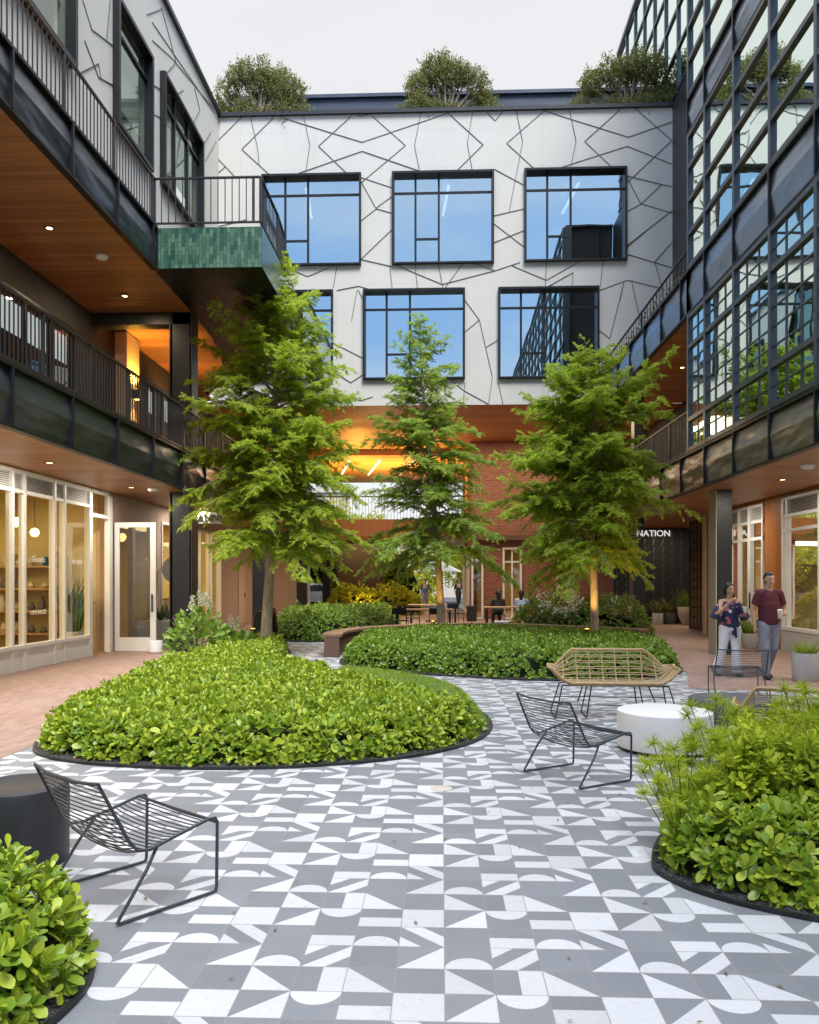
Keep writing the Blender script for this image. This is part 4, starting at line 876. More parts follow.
cypress(-3.91,18.0,8.85,2.15, lambda h: 2.12*min(1,.80+h*1.2)*(1-h**1.7)**.9*(1+.10*math.sin(h*27))+.16, 185, M['cypress'], 'tallest feathery green tree, at the back of the large left bed', 11, (.30,0), .115, L0=.125, cut=1)
cypress(.04,21.7,8.75,2.1, lambda h: (2.15*min(1,.80+h*1.2)*(1-h)**.75*(1+.12*math.sin(h*17))+.12), 150, M['cypress_dk'], 'slender darker feathery tree in the middle with a thin see-through top', 12, (-.65,0), .10, dens=.9, L0=.125)
cypress(3.41,18.3,6.75,1.95, lambda h: 2.02*min(1,.78+h*1.3)*(1-h**2.2)**.85*(1+.10*math.sin(h*21+1))+.16, 165, M['cypress'], 'full rounded feathery green tree behind the woven bench', 13, (-.1,0), .09, L0=.125, cut=-1)
cypress(3.62,23.6,6.0,2.4, lambda h: 1.5*(1-h)**.7+.1, 60, M['cypress_dk'], 'smaller feathery tree with an amber lit trunk, left of and behind the full rounded tree', 14, (-.1,0), .09)
# leafy blobs: rooftop shrubs, street trees
def blob_tree(name, c, lobes, n, L, mat, label, cat, group=None, trunk=None, seed=1, W=.5, hang=0):
    r = np.random.default_rng(seed); t_ = thing(name, c, label, cat, group)
    P = []; 
    for (dx,dy,dz,R,Rz) in lobes:
        k = int(n*R*R/sum(l[3]**2 for l in lobes)); v = r.normal(0,1,(k,3)); v /= np.linalg.norm(v,axis=1,keepdims=True)
        rad = r.uniform(.35,1,k)**.5*(1+.22*np.sin(v[:,0]*5+v[:,2]*7+dx)+.10*r.normal(0,1,k))
        P.append(np.array([c[0]+dx,c[1]+dy,c[2]+dz])+v*rad[:,None]*np.array([R,R,Rz]))
    P = np.vstack(P); n = len(P); D = r.normal(0,1,(n,3)); D[:,2] = np.abs(D[:,2])*.8+.2-hang; s = L*r.uniform(.6,1.3,n)
    np_mesh('crown', LEAF2_V, LEAF2_F, P, D, r.normal(0,1,(n,3)), s, s*W*2, mat, parent=t_)
    b = MB()
    th = trunk or .05
    for (dx,dy,dz,R,Rz) in lobes: b.tube([(c[0]+dx*.15,c[1]+dy*.15,c[2]),(c[0]+dx*.5,c[1]+dy*.5,c[2]+dz*.5),(c[0]+dx,c[1]+dy,c[2]+dz)],[th,th*.7,th*.3],6)
    b.build('trunk', M['bark'], t_)
    return t_
for (x, lab, k, sc) in ((-6.25,'olive green rooftop shrub with three tufts at the left end of the roof',21,1.0),(.15,'rounded olive green rooftop shrub in the middle of the roof edge',22,.95),(6.3,'wide olive rooftop shrub at the right end beside the glass tower',23,1.05)):
    r_ = random.Random(k); lobes = []
    for i in range(7): lobes.append(((-1.5+.5*i)*sc, r_.uniform(-.25,.25), .25+r_.uniform(-.1,.15), .42*sc, .5))
    for i in range(11): u = -1.25+.25*i+r_.uniform(-.08,.08); lobes.append((u*sc, r_.uniform(-.25,.25), (1.0+.65*math.cos(u*1.1))*r_.uniform(.8,1.12), r_.uniform(.28,.42)*sc, r_.uniform(.35,.6)))
    lobes.append(({21:.15,22:-.1,23:.3}[k]*sc, 0, 1.95, .24*sc, .5))
    blob_tree('rooftop_shrub', (x,27.55,17.2), lobes, 26000, .085, M['olive'], lab, 'shrub', 'shrubs on the roof edge', seed=k, W=.42)
# oakleaf hydrangea at the back left of the large bed
def hydrangea(x, y, H, R, n, label, seed, nbloom=5):
    r = np.random.default_rng(seed); t_ = thing('hydrangea', (x,y,0), label, 'shrub')
    v = r.normal(0,1,(n,3)); v[:,2] = np.abs(v[:,2]); v /= np.linalg.norm(v,axis=1,keepdims=True); rad = r.uniform(.55,1,n)
    P = np.array([x,y,.15])+v*rad[:,None]*np.array([R,R,H-.2]); D = v+r.normal(0,.5,(n,3)); U = np.tile([0,0,1.],(n,1))+r.normal(0,.35,(n,3)); s = r.uniform(.10,.2,n)
    np_mesh('foliage', [(0,0,0),(.25,.3,0),(.45,.2,.02),(.6,.42,0),(.75,.18,.01),(1,0,-.05),(.75,-.18,.01),(.6,-.42,0),(.45,-.2,.02),(.25,-.3,0)], [(0,9,8,2,1),(8,7,6),(2,4,3),(8,6,4,2),(6,5,4)], P, D, U, s, s, M['hydra'], parent=t_)
    b = MB()
    for i in range(9): a = i*.7; b.tube([(x,y,.02),(x+R*.4*math.cos(a),y+R*.4*math.sin(a),H*.45),(x+R*.7*math.cos(a),y+R*.7*math.sin(a),H*.8)],[.012,.009,.005],5)
    b.build('stems', M['bark'], t_)
    for i in range(nbloom):
        a = r.uniform(0,2*PI); q = r.uniform(.2,.75)*R; c = np.array([x+q*math.cos(a), y+q*math.sin(a), H*r.uniform(.9,1.05)]); k = 90; w = r.random(k)
        Pb = c+np.column_stack([r.normal(0,1,k)*.05*(1-w*.8), r.normal(0,1,k)*.05*(1-w*.8), w*.26]); s = r.uniform(.03,.045,k)
        np_mesh('flower_head', LEAF2_V, LEAF2_F, Pb, r.normal(0,1,(k,3)), r.normal(0,1,(k,3)), s, s*1.6, M['bloom'], parent=t_)
hydrangea(-4.95,16.2,1.1,.65,400,'oakleaf hydrangea with cream cone flowers at the back of the large left bed',31,6)
hydrangea(-4.45,17.1,.6,.5,220,'low dark oakleaf shrub beside the trunk of the tallest tree',32,3)
# papyrus clumps and fillers in the right foreground bed
def papyrus(x, y, H, R, n, label, seed, ray=.08):
    r = np.random.default_rng(seed); t_ = thing('papyrus_plant', (x,y,0), label, 'plant', 'papyrus clumps in the right foreground bed')
    b = MB(); C = []
    for i in range(n):
        a = r.uniform(0,2*PI); q = R*math.sqrt(r.random()); h = H*r.uniform(.62,1.06); bx, by = x+.4*q*math.cos(a), y+.4*q*math.sin(a); tx, ty = x+q*1.15*math.cos(a), y+q*1.15*math.sin(a)
        b.tube([(bx,by,.02),((bx*.6+tx*.4),(by*.6+ty*.4),h*.55),(tx,ty,h)],[.005,.0042,.0032],4,caps=False); C.append((tx,ty,h))
    b.build('stems', M['stem'], t_)
    k = 90; C = np.repeat(np.array(C),k,0); m = len(C); D = r.normal(0,1,(m,3)); D[:,2] = D[:,2]*.75+.25; D /= np.linalg.norm(D,axis=1,keepdims=True); s = ray*r.uniform(.6,1.2,m)
    np_mesh('umbels', [(0,-.016,0),(0,.016,0),(.6,.024,0),(1,0,0),(.6,-.024,0)], [(0,4,3,2,1)], C, D, r.normal(0,1,(m,3)), s, s, M['papyrus'], parent=t_)
M['stem'] = simple('green_stem', (.13,.22,.03), .5, 0, .3, 6)
cl = [(2.35,4.75,.80,.33,64),(2.9,4.5,.86,.34,70),(1.85,4.95,.66,.30,50),(1.5,5.0,.56,.26,34),(2.6,5.35,.86,.36,66),(3.3,5.0,.92,.36,60),(2.0,5.5,.74,.30,44),(3.4,5.9,.95,.4,50),(1.42,4.72,.46,.22,22)]
nm = ['thick papyrus clump with bare stems showing at the front','tall papyrus clump at the right edge of the photo','papyrus clump in the middle of the front bed','thin papyrus clump leaning over the patterned tiles','tall papyrus clump in the middle of the right bed','tallest papyrus clump toward the far right','papyrus clump behind the front leaves near the white table','papyrus clump at the back right of the bed','small sparse papyrus clump at the left tip of the bed']
for (x,y,H,R,n),l_ in zip(cl,nm): papyrus(x,y,H,R,n,l_,int(x*100+y))
def lime(pts, H, L, dens, seed, lab, mat): hedge('lime_shrub', pts, H, dens, L, mat, lab, cat='shrub', nl=9, seed=seed, ins=.02, tmpl=(LEAF_V,LEAF_F), rim=H*.5, hn=.22, kind='stuff')
lime([(1.5,4.7),(2.0,4.45),(2.6,4.4),(3.6,4.5),(4.2,5.2),(3.8,6.1),(2.7,6.0),(1.75,5.4)], .58, .07, 130, 41, 'yellow green fine leaved shrubs among the papyrus', M['papyrus'])
# mixed planting behind the curved seat, lit planting by the dark wall
hedge('mixed_shrubs', BK, .95, 60, .12, M['redleaf'], 'mixed red and green shrubs behind the curved timber seat', cat='shrub', nl=6, seed=51, tmpl=(LEAF2_V,LEAF2_F), hn=.25)
hedge('mixed_shrubs', [(-5.2,37.6),(-1.4,37.6),(-1.2,39.5),(-5.3,39.5)], 1.15, 40, .18, M['yellowleaf'], 'yellow lit shrubs in front of the dark tapering wall', cat='shrub', nl=6, seed=52, tmpl=(LEAF2_V,LEAF2_F), hn=.25)
r_ = np.random.default_rng(8)
C = np.column_stack([r_.uniform(2.3,5.2,16), r_.uniform(21.6,22.6,16), r_.uniform(.75,1.25,16)]); C = np.repeat(C,26,0); s = r_.uniform(.05,.09,len(C))
np_mesh('white_flowers', LEAF2_V, LEAF2_F, C+r_.normal(0,.07,C.shape), r_.normal(0,1,C.shape), r_.normal(0,1,C.shape), s, s*1.8, M['bloom'], label='pale flower heads above the mixed shrubs at the back', cat='flowers', kind='stuff')
# small sprigs along the high planter at the right
r_ = np.random.default_rng(9); C = np.column_stack([r_.uniform(5.5,5.75,900), r_.uniform(19,27,900), 8.4+np.abs(r_.normal(0,.22,900))]); s = r_.uniform(.06,.12,900); D = r_.normal(0,.6,C.shape); D[:,2] = 1
np_mesh('balcony_planting', LEAF2_V, LEAF2_F, C, D, r_.normal(0,1,C.shape), s, s, M['olive'], label='thin green sprigs along the high right balcony edge', cat='plants', kind='stuff')

# ------------------------------------------------------------------ pots
def pot(name, x, y, R, H, mat, label, bowl=.8, plant=None, seed=1, grp=None):
    t_ = thing(name, (x,y,.005), label, 'planter', grp)
    b = MB(); b.lathe([(R*bowl*.96,.006),(R*bowl,.02),(R*(bowl+1)/2+ (1-bowl)*R*.2,H*.5),(R,H-.02),(R-.005,H),(R-.035,H),(R-.04,H-.06),(0,H-.06)],(x,y,0),40); b.build('body', mat, t_)
    r = np.random.default_rng(seed)
    if plant:
        n, L, m, up, W = plant; a = r.uniform(0,2*PI,n); q = R*.6*np.sqrt(r.random(n)); P = np.column_stack([x+q*np.cos(a), y+q*np.sin(a), np.full(n,H-.06)])
        D = np.column_stack([np.cos(a)*(1-up), np.sin(a)*(1-up), np.full(n,up)])+r.normal(0,.16,(n,3)); s = L*r.uniform(.5,1.1,n)
        bl_v = [(0,-.5,0),(0,.5,0),(.35,.5,.04),(.35,-.5,.04),(.7,.35,0),(.7,-.35,0),(1,0,-.14)]; bl_f = [(0,3,2,1),(3,5,4,2),(5,6,4)]
        np_mesh('plant', bl_v, bl_f, P, D, np.tile([0,0,1.],(n,1))+r.normal(0,.3,(n,3)), s, np.full(n,W), m, parent=t_)
    return t_
pot('planter', 5.82,13.2,.21,.45,M['pot_grey'],'pale grey cylinder planter with trailing grass at the right edge',.94,(220,.33,M['hedge'],.62,.010),61)
pot('planter', 7.35,19.6,.24,.36,M['pot_grey'],'rounded white planter behind the walking couple',.7,(90,.5,M['hedge_far'],.7,.04),62)
pot('planter', 8.0,30.3,.21,.42,M['pot_grey'],'white cylinder planter, leftmost of the pots in the dark recess',.95,(80,.6,M['olive'],.7,.04),63)
pot('planter', 8.45,30.35,.3,.45,M['pot_dark'],'dark grey planter in the recess, between the white pot and the large beige bowl',.75,(110,.7,M['olive'],.6,.05),64)
pot('planter', 8.98,29.9,.40,.66,M['pot_beige'],'large beige bowl planter with dry grasses in the dark recess',.55,(160,.8,M['redleaf'],.75,.02),65)
pot('planter', 9.3,29.2,.15,.5,M['pot_dark'],'slim grey planter beside the brass finned screen',.95,(50,.4,M['olive'],.7,.03),66)
# trough by the stone wall, with agaves
tr_ = thing('trough_planter', (-7.0,20.2,.005), 'long pale grey trough planter with agaves beside the stone wall', 'planter')
b = MB(); b.box(-7.38,-6.62,19.4,21.0,.006,.62); b.build('body', M['pot_grey'], tr_)
for i,(ax_,ay_) in enumerate(((-6.95,19.8),(-7.0,20.5))):
    n = 26; a = rng.uniform(0,2*PI,n); D = np.column_stack([np.cos(a),np.sin(a),rng.uniform(.5,2.2,n)]); s = rng.uniform(.3,.5,n)
    np_mesh('agave', [(0,-.5,0),(0,.5,0),(.4,.6,.05),(.4,-.6,.05),(1,0,0)], [(0,3,2,1),(3,4,2)], np.tile([ax_,ay_,.62],(n,1)), D, np.tile([0,0,1.],(n,1)), s, np.full(n,.06), M['agave'], parent=tr_)
# stool by the door, uplights
b = MB(); b.lathe([(.13,.006),(.155,.03),(.16,.25),(.15,.275),(.0,.28)],(-6.35,17.75,0),36); b.build('stool', M['white'], None, 'small white round stool standing beside the open glass door', 'stool')

# ------------------------------------------------------------------ furniture
def wire_chair(name, label):
    t_ = thing(name, (0,0,0), label, 'chair', 'grey wire lounge chairs'); r = .0085; W = .335
    # side profile x forward, z up
    seat = [(.30,.365),(.285,.385),(.25,.388),(.05,.345),(-.08,.315),(-.145,.325),(-.19,.38),(-.26,.52),(-.335,.67)]
    b = MB()
    for s in (-1,1):
        y = s*W; b.tube([(-.02,y*.93,.33),(-.10,y,.22),(-.235,y,.035),(-.25,y,.013),(-.235,y,.010),(.27,y,.010),(.292,y,.013),(.298,y,.035),(.30,y,.20),(.302,y,.365),(.29,y,.386),(.25,y,.388),(.05,y*.98,.345)], .0085, 8); b.build('leg_frame', M['wire'], t_); b = MB()
    b = MB()
    for s in (-1,1): b.tube([(x,s*W*(1 if z < .39 else 1-.12*(z-.39)),z) for x,z in seat[2:]], r, 8)
    xt, zt = seat[-1]; b.tube([(xt,-W*.966,zt),(xt-.025,-W*.4,zt-.012),(xt-.025,W*.4,zt-.012),(xt,W*.966,zt)], r, 8)
    b.tube([(.302,-W,.362),(.308,0,.352),(.302,W,.362)], r, 8); b.tube([(.25,-W,.388),(.26,0,.38),(.25,W,.388)], r, 8)
    b.build('seat_frame', M['wire'], t_)
    b = MB(); sp = []
    S2 = seat[2:]; cum = [0]
    for a, c in zip(S2[:-1], S2[1:]): cum.append(cum[-1]+math.hypot(c[0]-a[0], c[1]-a[1]))
    N_ = 32
    for i in range(1, N_):
        d = cum[-1]*i/N_; k = max(j for j in range(len(cum)-1) if cum[j] <= d); f = (d-cum[k])/(cum[k+1]-cum[k]); x = S2[k][0]*(1-f)+S2[k+1][0]*f; z = S2[k][1]*(1-f)+S2[k+1][1]*f
        dx, dz = S2[k+1][0]-S2[k][0], S2[k+1][1]-S2[k][1]; L = math.hypot(dx,dz); nx, nz = dz/L, -dx/L
        if nz > 0: nx, nz = -nx, -nz
        if z > .42: nx, nz = -abs(nx), -abs(nz)
        sag = .045*math.sin(PI*min(1, i/N_*1.05)); w = W*(1 if z < .39 else 1-.12*(z-.39))
        b.tube([(x+nx*sag*q, s*w, z+nz*sag*q) for s,q in ((-1,0),(-.75,.6),(-.35,.95),(0,1),(.35,.95),(.75,.6),(1,0))], .0036, 5, caps=False)
    b.build('wires', M['wire'], t_)
    return t_
wc = wire_chair('wire_chair', 'grey wire lounge chair in the left foreground beside the black drum table'); wc.location = (-1.60,4.09,.002); wc.rotation_euler = (0,0,math.radians(50.9))
dup(wc, (1.08,6.655,.002), math.radians(33), 'grey wire lounge chair in front of the woven bench and left of the white table')
dup(wc, (4.12,11.45,.002), math.radians(82), 'grey wire lounge chair behind the low dark table and in front of the couple')
dup(wc, (-3.55,5.35,.002), math.radians(-20), 'grey wire lounge chair cut off by the left edge of the photo')
# drum tables
b = MB(); b.lathe([(.262,.006),(.268,.03),(.270,.40),(.262,.435),(.245,.445),(.235,.438),(0,.436)],(-2.41,4.53,0),64); b.build('drum_table', M['cylblack'], None, 'black drum side table at the left edge beside the wire chair', 'table')
wt = thing('round_table', (2.12,7.8,0), 'low white round table beside the woven bench', 'table')
b = MB(); b.lathe([(.425,.03),(.437,.035),(.44,.05),(.44,.345),(.436,.366),(.425,.373),(0,.373)],(2.12,7.8,0),96); b.build('body', M['terrazzo'], wt)
b = MB(); b.lathe([(.40,.005),(.40,.031)],(2.12,7.8,0),48); b.build('base', M['black'], wt)
b = MB(); b.lathe([(.46,.006),(.475,.02),(.48,.225),(.47,.245),(.46,.25),(0,.25)],(3.35,9.5,0),64); b.build('round_table', M['conc_dark'], None, 'low dark concrete round table in front of the far wire chair', 'table')
# woven bench and woven armchair
def woven(name, loc, rz, W2, label, cat, leg=True):
    t_ = thing(name, loc, label, cat, None, rz)
    ORG[t_.name] = Vector((0,0,0))
    def Sf(u, v):      # u -1..1 across, v 0..1 front edge to top of back
        s = abs(u); side = max(0,(s-.72)/.28)
        prof = [(0,-.27,.41),(.12,-.25,.385),(.45,.06,.365),(.58,.17,.40),(.68,.225,.48),(1,.33,.755)]
        for a, c in zip(prof[:-1], prof[1:]):
            if a[0] <= v <= c[0]+1e-9: f = (v-a[0])/(c[0]-a[0]); f = f; y = a[1]*(1-f)+c[1]*f; z = a[2]*(1-f)+c[2]*f; break
        top = .755-.19*max(0,min(1,(s-.6)/.3))**1.2
        z = z if v < .58 else .40+(z-.40)*(top-.40)/(.355)
        x = u*W2*(1-.035*(1-v))
        lift = side**1.7*(.17+.03*math.sin(v*PI)); z2 = z+lift*(1-max(0,(v-.55)/.45))
        y2 = y*(1-.12*side) if v > .5 else y+.03*side
        x += (.05*side if v < .6 else .05*side*(1-(v-.6)/.4))*(1 if u > 0 else -1)
        return (x, y2, z2)
    b = MB(); n = 44
    rim = [Sf(-1+2*i/n, 1) for i in range(n+1)]+[Sf(1, 1-j/14) for j in range(1,15)]+[Sf(1-2*i/n, 0) for i in range(1,n+1)]+[Sf(-1, j/14) for j in range(1,14)]
    b.tube(rim, .017, 8, closed=True); b.build('rim', M['rattan'], t_)
    b = MB(); nr = int(W2*14)
    for i in range(1, nr): u = -1+2*i/nr; b.tube([Sf(u, j/22) for j in range(23)], .0075, 5, caps=False)
    b.build('ribs', M['rattan'], t_)
    b = MB()
    for j in range(1, 38):
        v = j/38; 
        if v > .6 and (j % 3 == 0): continue
        b.tube([tuple(c+random.uniform(-.004,.004) for c in Sf(-1+2*i/30, v)) for i in range(31)], .0055, 4, caps=False)
    b.build('weave', M['rattan'], t_)
    b = MB(); q = W2*.86
    for s in (-1,1):
        b.tube([(s*q,-.20,.375),(s*(q+.09),-.30,.012),(s*(q+.09),.26,.012),(s*q,.12,.37)], .008, 7)
        b.tube([(s*q*.62,-.20,.37),(s*q*.72,-.27,.20)], .008, 7) if W2 > .6 else None
        b.tube([(s*q*.45,-.20,.372),(s*q*.55,-.24,.012),(s*q*.55,.22,.012),(s*q*.45,.12,.37)], .008, 7) if W2 > .6 else None
    b.tube([(-q-.055,-.26,.16),(q+.055,-.26,.16)], .006, 6); b.tube([(-q-.05,.20,.19),(q+.05,.20,.19)], .006, 6)
    b.tube([(-q,-.20,.375),(q,-.20,.375)], .009, 6); b.tube([(-q,.12,.368),(q,.12,.368)], .009, 6)
    b.build('leg_frame', M['black'], t_)
    return t_
woven('woven_bench', (2.03,9.72,.003), math.radians(-2), .71, 'woven rattan bench on thin black legs in front of the hedge', 'bench')
wa_ = woven('woven_armchair', (3.02,7.25,.003), math.radians(160), .45, 'woven rattan armchair half hidden behind the papyrus', 'armchair')
wa_.scale = (.86,.86,.90)
# curved corten and timber seat around the bed
# a few fallen leaves on the paving
n = 150; P = np.column_stack([rng.uniform(-3.2,3.6,n), rng.uniform(2.6,13,n), np.full(n,.009)]); ok = np.ones(n, bool)
for b_ in (B1,B2,BR,BL): ok &= ~inside(P[:,:2], smooth_poly(b_))
P = P[ok]; n = len(P); s = rng.uniform(.015,.04,n)
np_mesh('fallen_leaves', LEAF2_V, LEAF2_F, P, np.column_stack([rng.normal(0,1,(n,2)), rng.uniform(0,.15,n)]), np.column_stack([rng.normal(0,.15,(n,2)), np.ones(n)]), s, s, M['deadleaf'], label='small dry leaves scattered over the patterned tiles', cat='leaves', kind='stuff')
pts = [(-2.3,16.9),(-2.32,18.0),(-2.0,19.3),(-1.2,20.5),(-.1,21.35),(1.2,21.6),(2.4,21.05),(3.5,20.15),(4.7,19.15)]
def curve(pts, k=8):
    o = []; n = len(pts)
    for i in range(n-1):
        p0, p1, p2, p3 = [np.array(pts[max(0,min(n-1,i+j))], float) for j in (-1,0,1,2)]
        for s in range(k): t = s/k; o.append(.5*((2*p1)+(-p0+p2)*t+(2*p0-5*p1+4*p2-p3)*t*t+(-p0+3*p1-3*p2+p3)*t**3))
    o.append(np.array(pts[-1], float)); return np.array(o)
cv = curve(pts); tg = np.gradient(cv, axis=0); tg /= np.linalg.norm(tg,axis=1,keepdims=True); nr_ = np.column_stack([-tg[:,1], tg[:,0]])
def strip(b, cv, nr_, o0, o1, z0, z1):
    A = cv+nr_*o0; B = cv+nr_*o1; m = len(cv)
    vs = [(x,y,z0) for x,y in A]+[(x,y,z0) for x,y in B]+[(x,y,z1) for x,y in B]+[(x,y,z1) for x,y in A]
    b.add(vs, [(i*m+k, i*m+k+1, ((i+1)%4)*m+k+1, ((i+1)%4)*m+k) for i in range(4) for k in range(m-1)]+[(0,m,2*m,3*m),(m-1,4*m-1,3*m-1,2*m-1)])
cs = thing('curved_seat', (-2.3,16.9,0), 'long curved timber topped seat wall behind the bed of two trees', 'bench')
b = MB(); strip(b, cv, nr_, -.16, .16, .006, .42); b.build('base', M['corten'], cs)
b = MB(); strip(b, cv, nr_, -.21, .21, .43, .48); b.build('seat', M['bench'], cs)
# sandwich board
sb = thing('sandwich_board', (-4.3,19.6,0), 'a-frame chalkboard sign beside the trunk of the tallest tree', 'sign', None, math.radians(-28)); ORG[sb.name] = Vector((0,0,0))
for s in (-1,1):
    b = MB()
    for x in (-.27,.27): b.bar((x,s*.25,.01),(x,s*.02,.95),.04,.03)
    b.bar((-.27,s*.045,.86),(.27,s*.045,.86),.04,.03); b.bar((-.27,s*.225,.12),(.27,s*.225,.12),.04,.03); fr_ = b.build('frame', M['bench'], sb)
    b = MB(); b.bar((0,s*.22,.14),(0,s*.05,.85),.5,.012,(0,1,0)); b.build('panel', M['board'], fr_)
# tables and chairs under the building, seen small
def slat_table(x, y, lab):
    t_ = thing('dining_table', (x,y,0), lab, 'table'); b = MB(); b.box(x-.9,x+.9,y-.4,y+.4,.71,.75); b.build('tabletop', M['teak'], t_)
    for dx in (-.8,.8):
        for dy in (-.33,.33): b = MB(); b.box(x+dx-.03,x+dx+.03,y+dy-.03,y+dy+.03,.006,.709); b.build('leg', M['black'], t_)
slat_table(-.55,24.6,'long timber table beyond the middle tree'); slat_table(2.3,27.0,'dark timber table beside the two seated people')
slat_table(-.3,29.5,'second long timber table farther under the building')
def side_chair(x, y, rz, lab, mat):
    t_ = thing('side_chair', (x,y,0), lab, 'chair', 'black chairs under the building', rz); ORG[t_.name] = Vector((0,0,0))
    b = MB(); b.box(-.22,.22,-.22,.22,.43,.46); b.build('seat', mat, t_)
    b = MB(); b.tube([(-.21,.21,.45),(-.21,.27,.84),(.21,.27,.84),(.21,.21,.45)], .012, 6); b.box(-.2,.2,.24,.255,.62,.8); b.build('backrest', mat, t_)
    for dx in (-.2,.2):
        for dy in (-.2,.2): b = MB(); b.tube([(dx,dy,.43),(dx*1.12,dy*1.12,.006)], .011, 6); b.build('leg', mat, t_)
    return t_
sc1 = side_chair(-1.2,23.6,.2,'black chair at the near left side of the long timber table', M['black'])
for x,y,r0,l_ in ((-.2,23.5,-.2,'black chair at the near right side of the long timber table'),(-.9,25.5,PI,'black chair on the far side of the long timber table'),(1.95,28.0,0,'chair under the seated person in dark clothes'),(2.75,28.0,0,'chair under the seated person in a pale shirt'),(3.2,26.2,.3,'empty black chair near the seated people'),(.5,28.8,.4,'black chair at the farther table')): dup(sc1,(x,y,0),r0,l_)
t_ = thing('litter_bin', (1.2,32.2,0), 'black cylinder bin standing on the pavement under the building', 'bin'); b = MB(); b.lathe([(.2,.006),(.21,.6),(.19,.62),(.0,.62)],(1.2,32.2,0),28); b.build('body', M['cylblack'], t_); b = MB(); b.lathe([(.215,.52),(.218,.58)],(1.2,32.2,0),28); b.build('rim', M['rail'], t_)
t_ = thing('cool_box', (1.95,26.0,0), 'blue box on the ground beside the dark timber table', 'box'); b = MB(); b.box(1.7,2.2,25.85,26.15,.006,.28); b.build('body', M['bluecloth'], t_); b = MB(); b.box(1.69,2.21,25.84,26.16,.281,.32); b.build('lid', M['white'], t_)
# dark tapering wall with a planted foot
dw = thing('tapering_wall', (-4.1,40,0), 'dark metal wall tapering downward behind yellow lit plants under the building', 'wall')
b = MB(); b.add([(-4.9,40,.1),(-3.0,40,.1),(-2.85,40,4.0),(-5.45,40,4.0),(-4.9,40.7,.1),(-3.0,40.7,.1),(-2.85,40.7,4.0),(-5.45,40.7,4.0)],[(0,1,2,3),(7,6,5,4),(0,3,7,4),(1,5,6,2),(3,2,6,7),(0,4,5,1)]); b.build('body', M['brownwall'], dw)
b = MB(); b.bar((-5.47,39.97,4.0),(-4.92,39.97,.1),.06); b.bar((-2.83,39.97,4.0),(-2.98,39.97,.1),.06); b.build('trim', M['rail'], dw)
# ------------------------------------------------------------------ street beyond the passage
def far_house(x0,x1,y,h,mat,lab,seed):
    r_ = random.Random(seed); t_ = thing('street_building', ((x0+x1)/2,y,0), lab, 'building')
    holes = []; nx = max(2,int((x1-x0)/3)); 
    for i in range(nx):
        for z in (1.0,4.6,8.2):
            if z+1.9 < h: u = x0+(x1-x0)*(i+.5)/nx; holes.append((u-.75,u+.75,z,z+1.9))
    b = MB(); holed(b,'y',y,.4,x0,x1,0,h,holes); b.box(x0-.2,x1+.2,y-.2,y+6,h,h+.4); b.box(x0,x1,y+.5,y+6,0,h-.01); b.build('wall', mat, t_)
    for hh in holes: window(t_,'y',y,-.05,*hh,vs=(.5,),hs=(.6,),fm=M['white'],gm=M['glass_up'],fr=.08,depth=.2)
far_house(-26,-9,72,9.5,M['farwall'],'pale two storey building across the street at the far left',1)
far_house(-8,7,78,6.5,M['farwall'],'low pale building across the street beyond the passage',2)
far_house(8,26,74,10,M['brick'],'brick building across the street at the far right',3)
hedge('street_hedge', [(-12,51.5),(-1.5,51.5),(-1.5,53.5),(-12,53.5)], 3.6, 14, .30, M['yellowleaf'], 'tall yellow green hedge across the street behind the silver car', nl=6, seed=55, tmpl=(LEAF2_V,LEAF2_F), hn=.2)
for i,(x,y,h) in enumerate(((-10.2,50,6.5),(-7.2,54,7.0),(-4.2,51,5.8),(2.0,60,5.0),(9,56,7))):
    lb = [(random.uniform(-1.6,1.6),random.uniform(-1,1),h*random.uniform(.35,.85),1.4,1.3) for _ in range(9)]
    blob_tree('street_tree', (x,y,0), lb, 9000, .22, M['yellowleaf'], ['leftmost yellow green street tree seen between the far columns','yellow green street tree behind the silver car','yellow green street tree behind the dark tapering wall','small yellow green tree in front of the low pale building','yellow green tree behind the brick shop'][i], 'tree', 'street trees beyond the passage', .12, 70+i)
# parked car
def car(x, y, rz, lab):
    t_ = thing('parked_car', (x,y,0), lab, 'car', None, rz); ORG[t_.name] = Vector((0,0,0))
    pf = [(-2.2,.35),(-2.22,.75),(-2.05,.92),(-1.7,.97),(-1.15,1.38),(-.5,1.47),(.35,1.45),(1.1,.98),(1.9,.85),(2.2,.65),(2.22,.35)]
    def loft(b, pf, w0, w1, zb):
        n = len(pf); vs = []
        for s in (-1,1):
            for x_,z in pf: k = 1-.22*max(0,(z-.95)/.5); vs.append((x_, s*w0*k, z))
        b.add(vs, [tuple(range(n))[::-1], tuple(range(n,2*n))]+[(i,(i+1)%n,n+(i+1)%n,n+i) for i in range(n)])
    b = MB(); loft(b, pf, .88, 0, 0); body = b.build('body', M['carpaint'], t_)
    b = MB()
    for s in (-1,1): b.add([(-1.5,s*.886,1.0),(-1.05,s*.80,1.33),(.3,s*.79,1.38),(.85,s*.885,1.0)],[(0,1,2,3)])
    b.build('window', M['carglass'], t_)
    b = MB(); b.add([(.45,-.72,1.42),(.45,.72,1.42),(1.06,.82,1.02),(1.06,-.82,1.02)],[(0,1,2,3)]); b.build('windscreen', M['carglass'], t_)
    for wx in (-1.35,1.4):
        for s in (-1,1):
            b = MB(); b.tube([(wx,s*.72,.32),(wx,s*.9,.32)], .32, 24); w = b.build('tyre', M['tyre'], t_)
            b = MB(); b.tube([(wx,s*.88,.32),(wx,s*.91,.32)], .19, 16); b.build('rim', M['carpaint'], w)
    b = MB(); b.box(2.18,2.235,-.8,-.5,.62,.72); b.build('headlight', M['white'], t_); b = MB(); b.box(2.18,2.235,.5,.8,.62,.72); b.build('headlight', M['white'], t_)
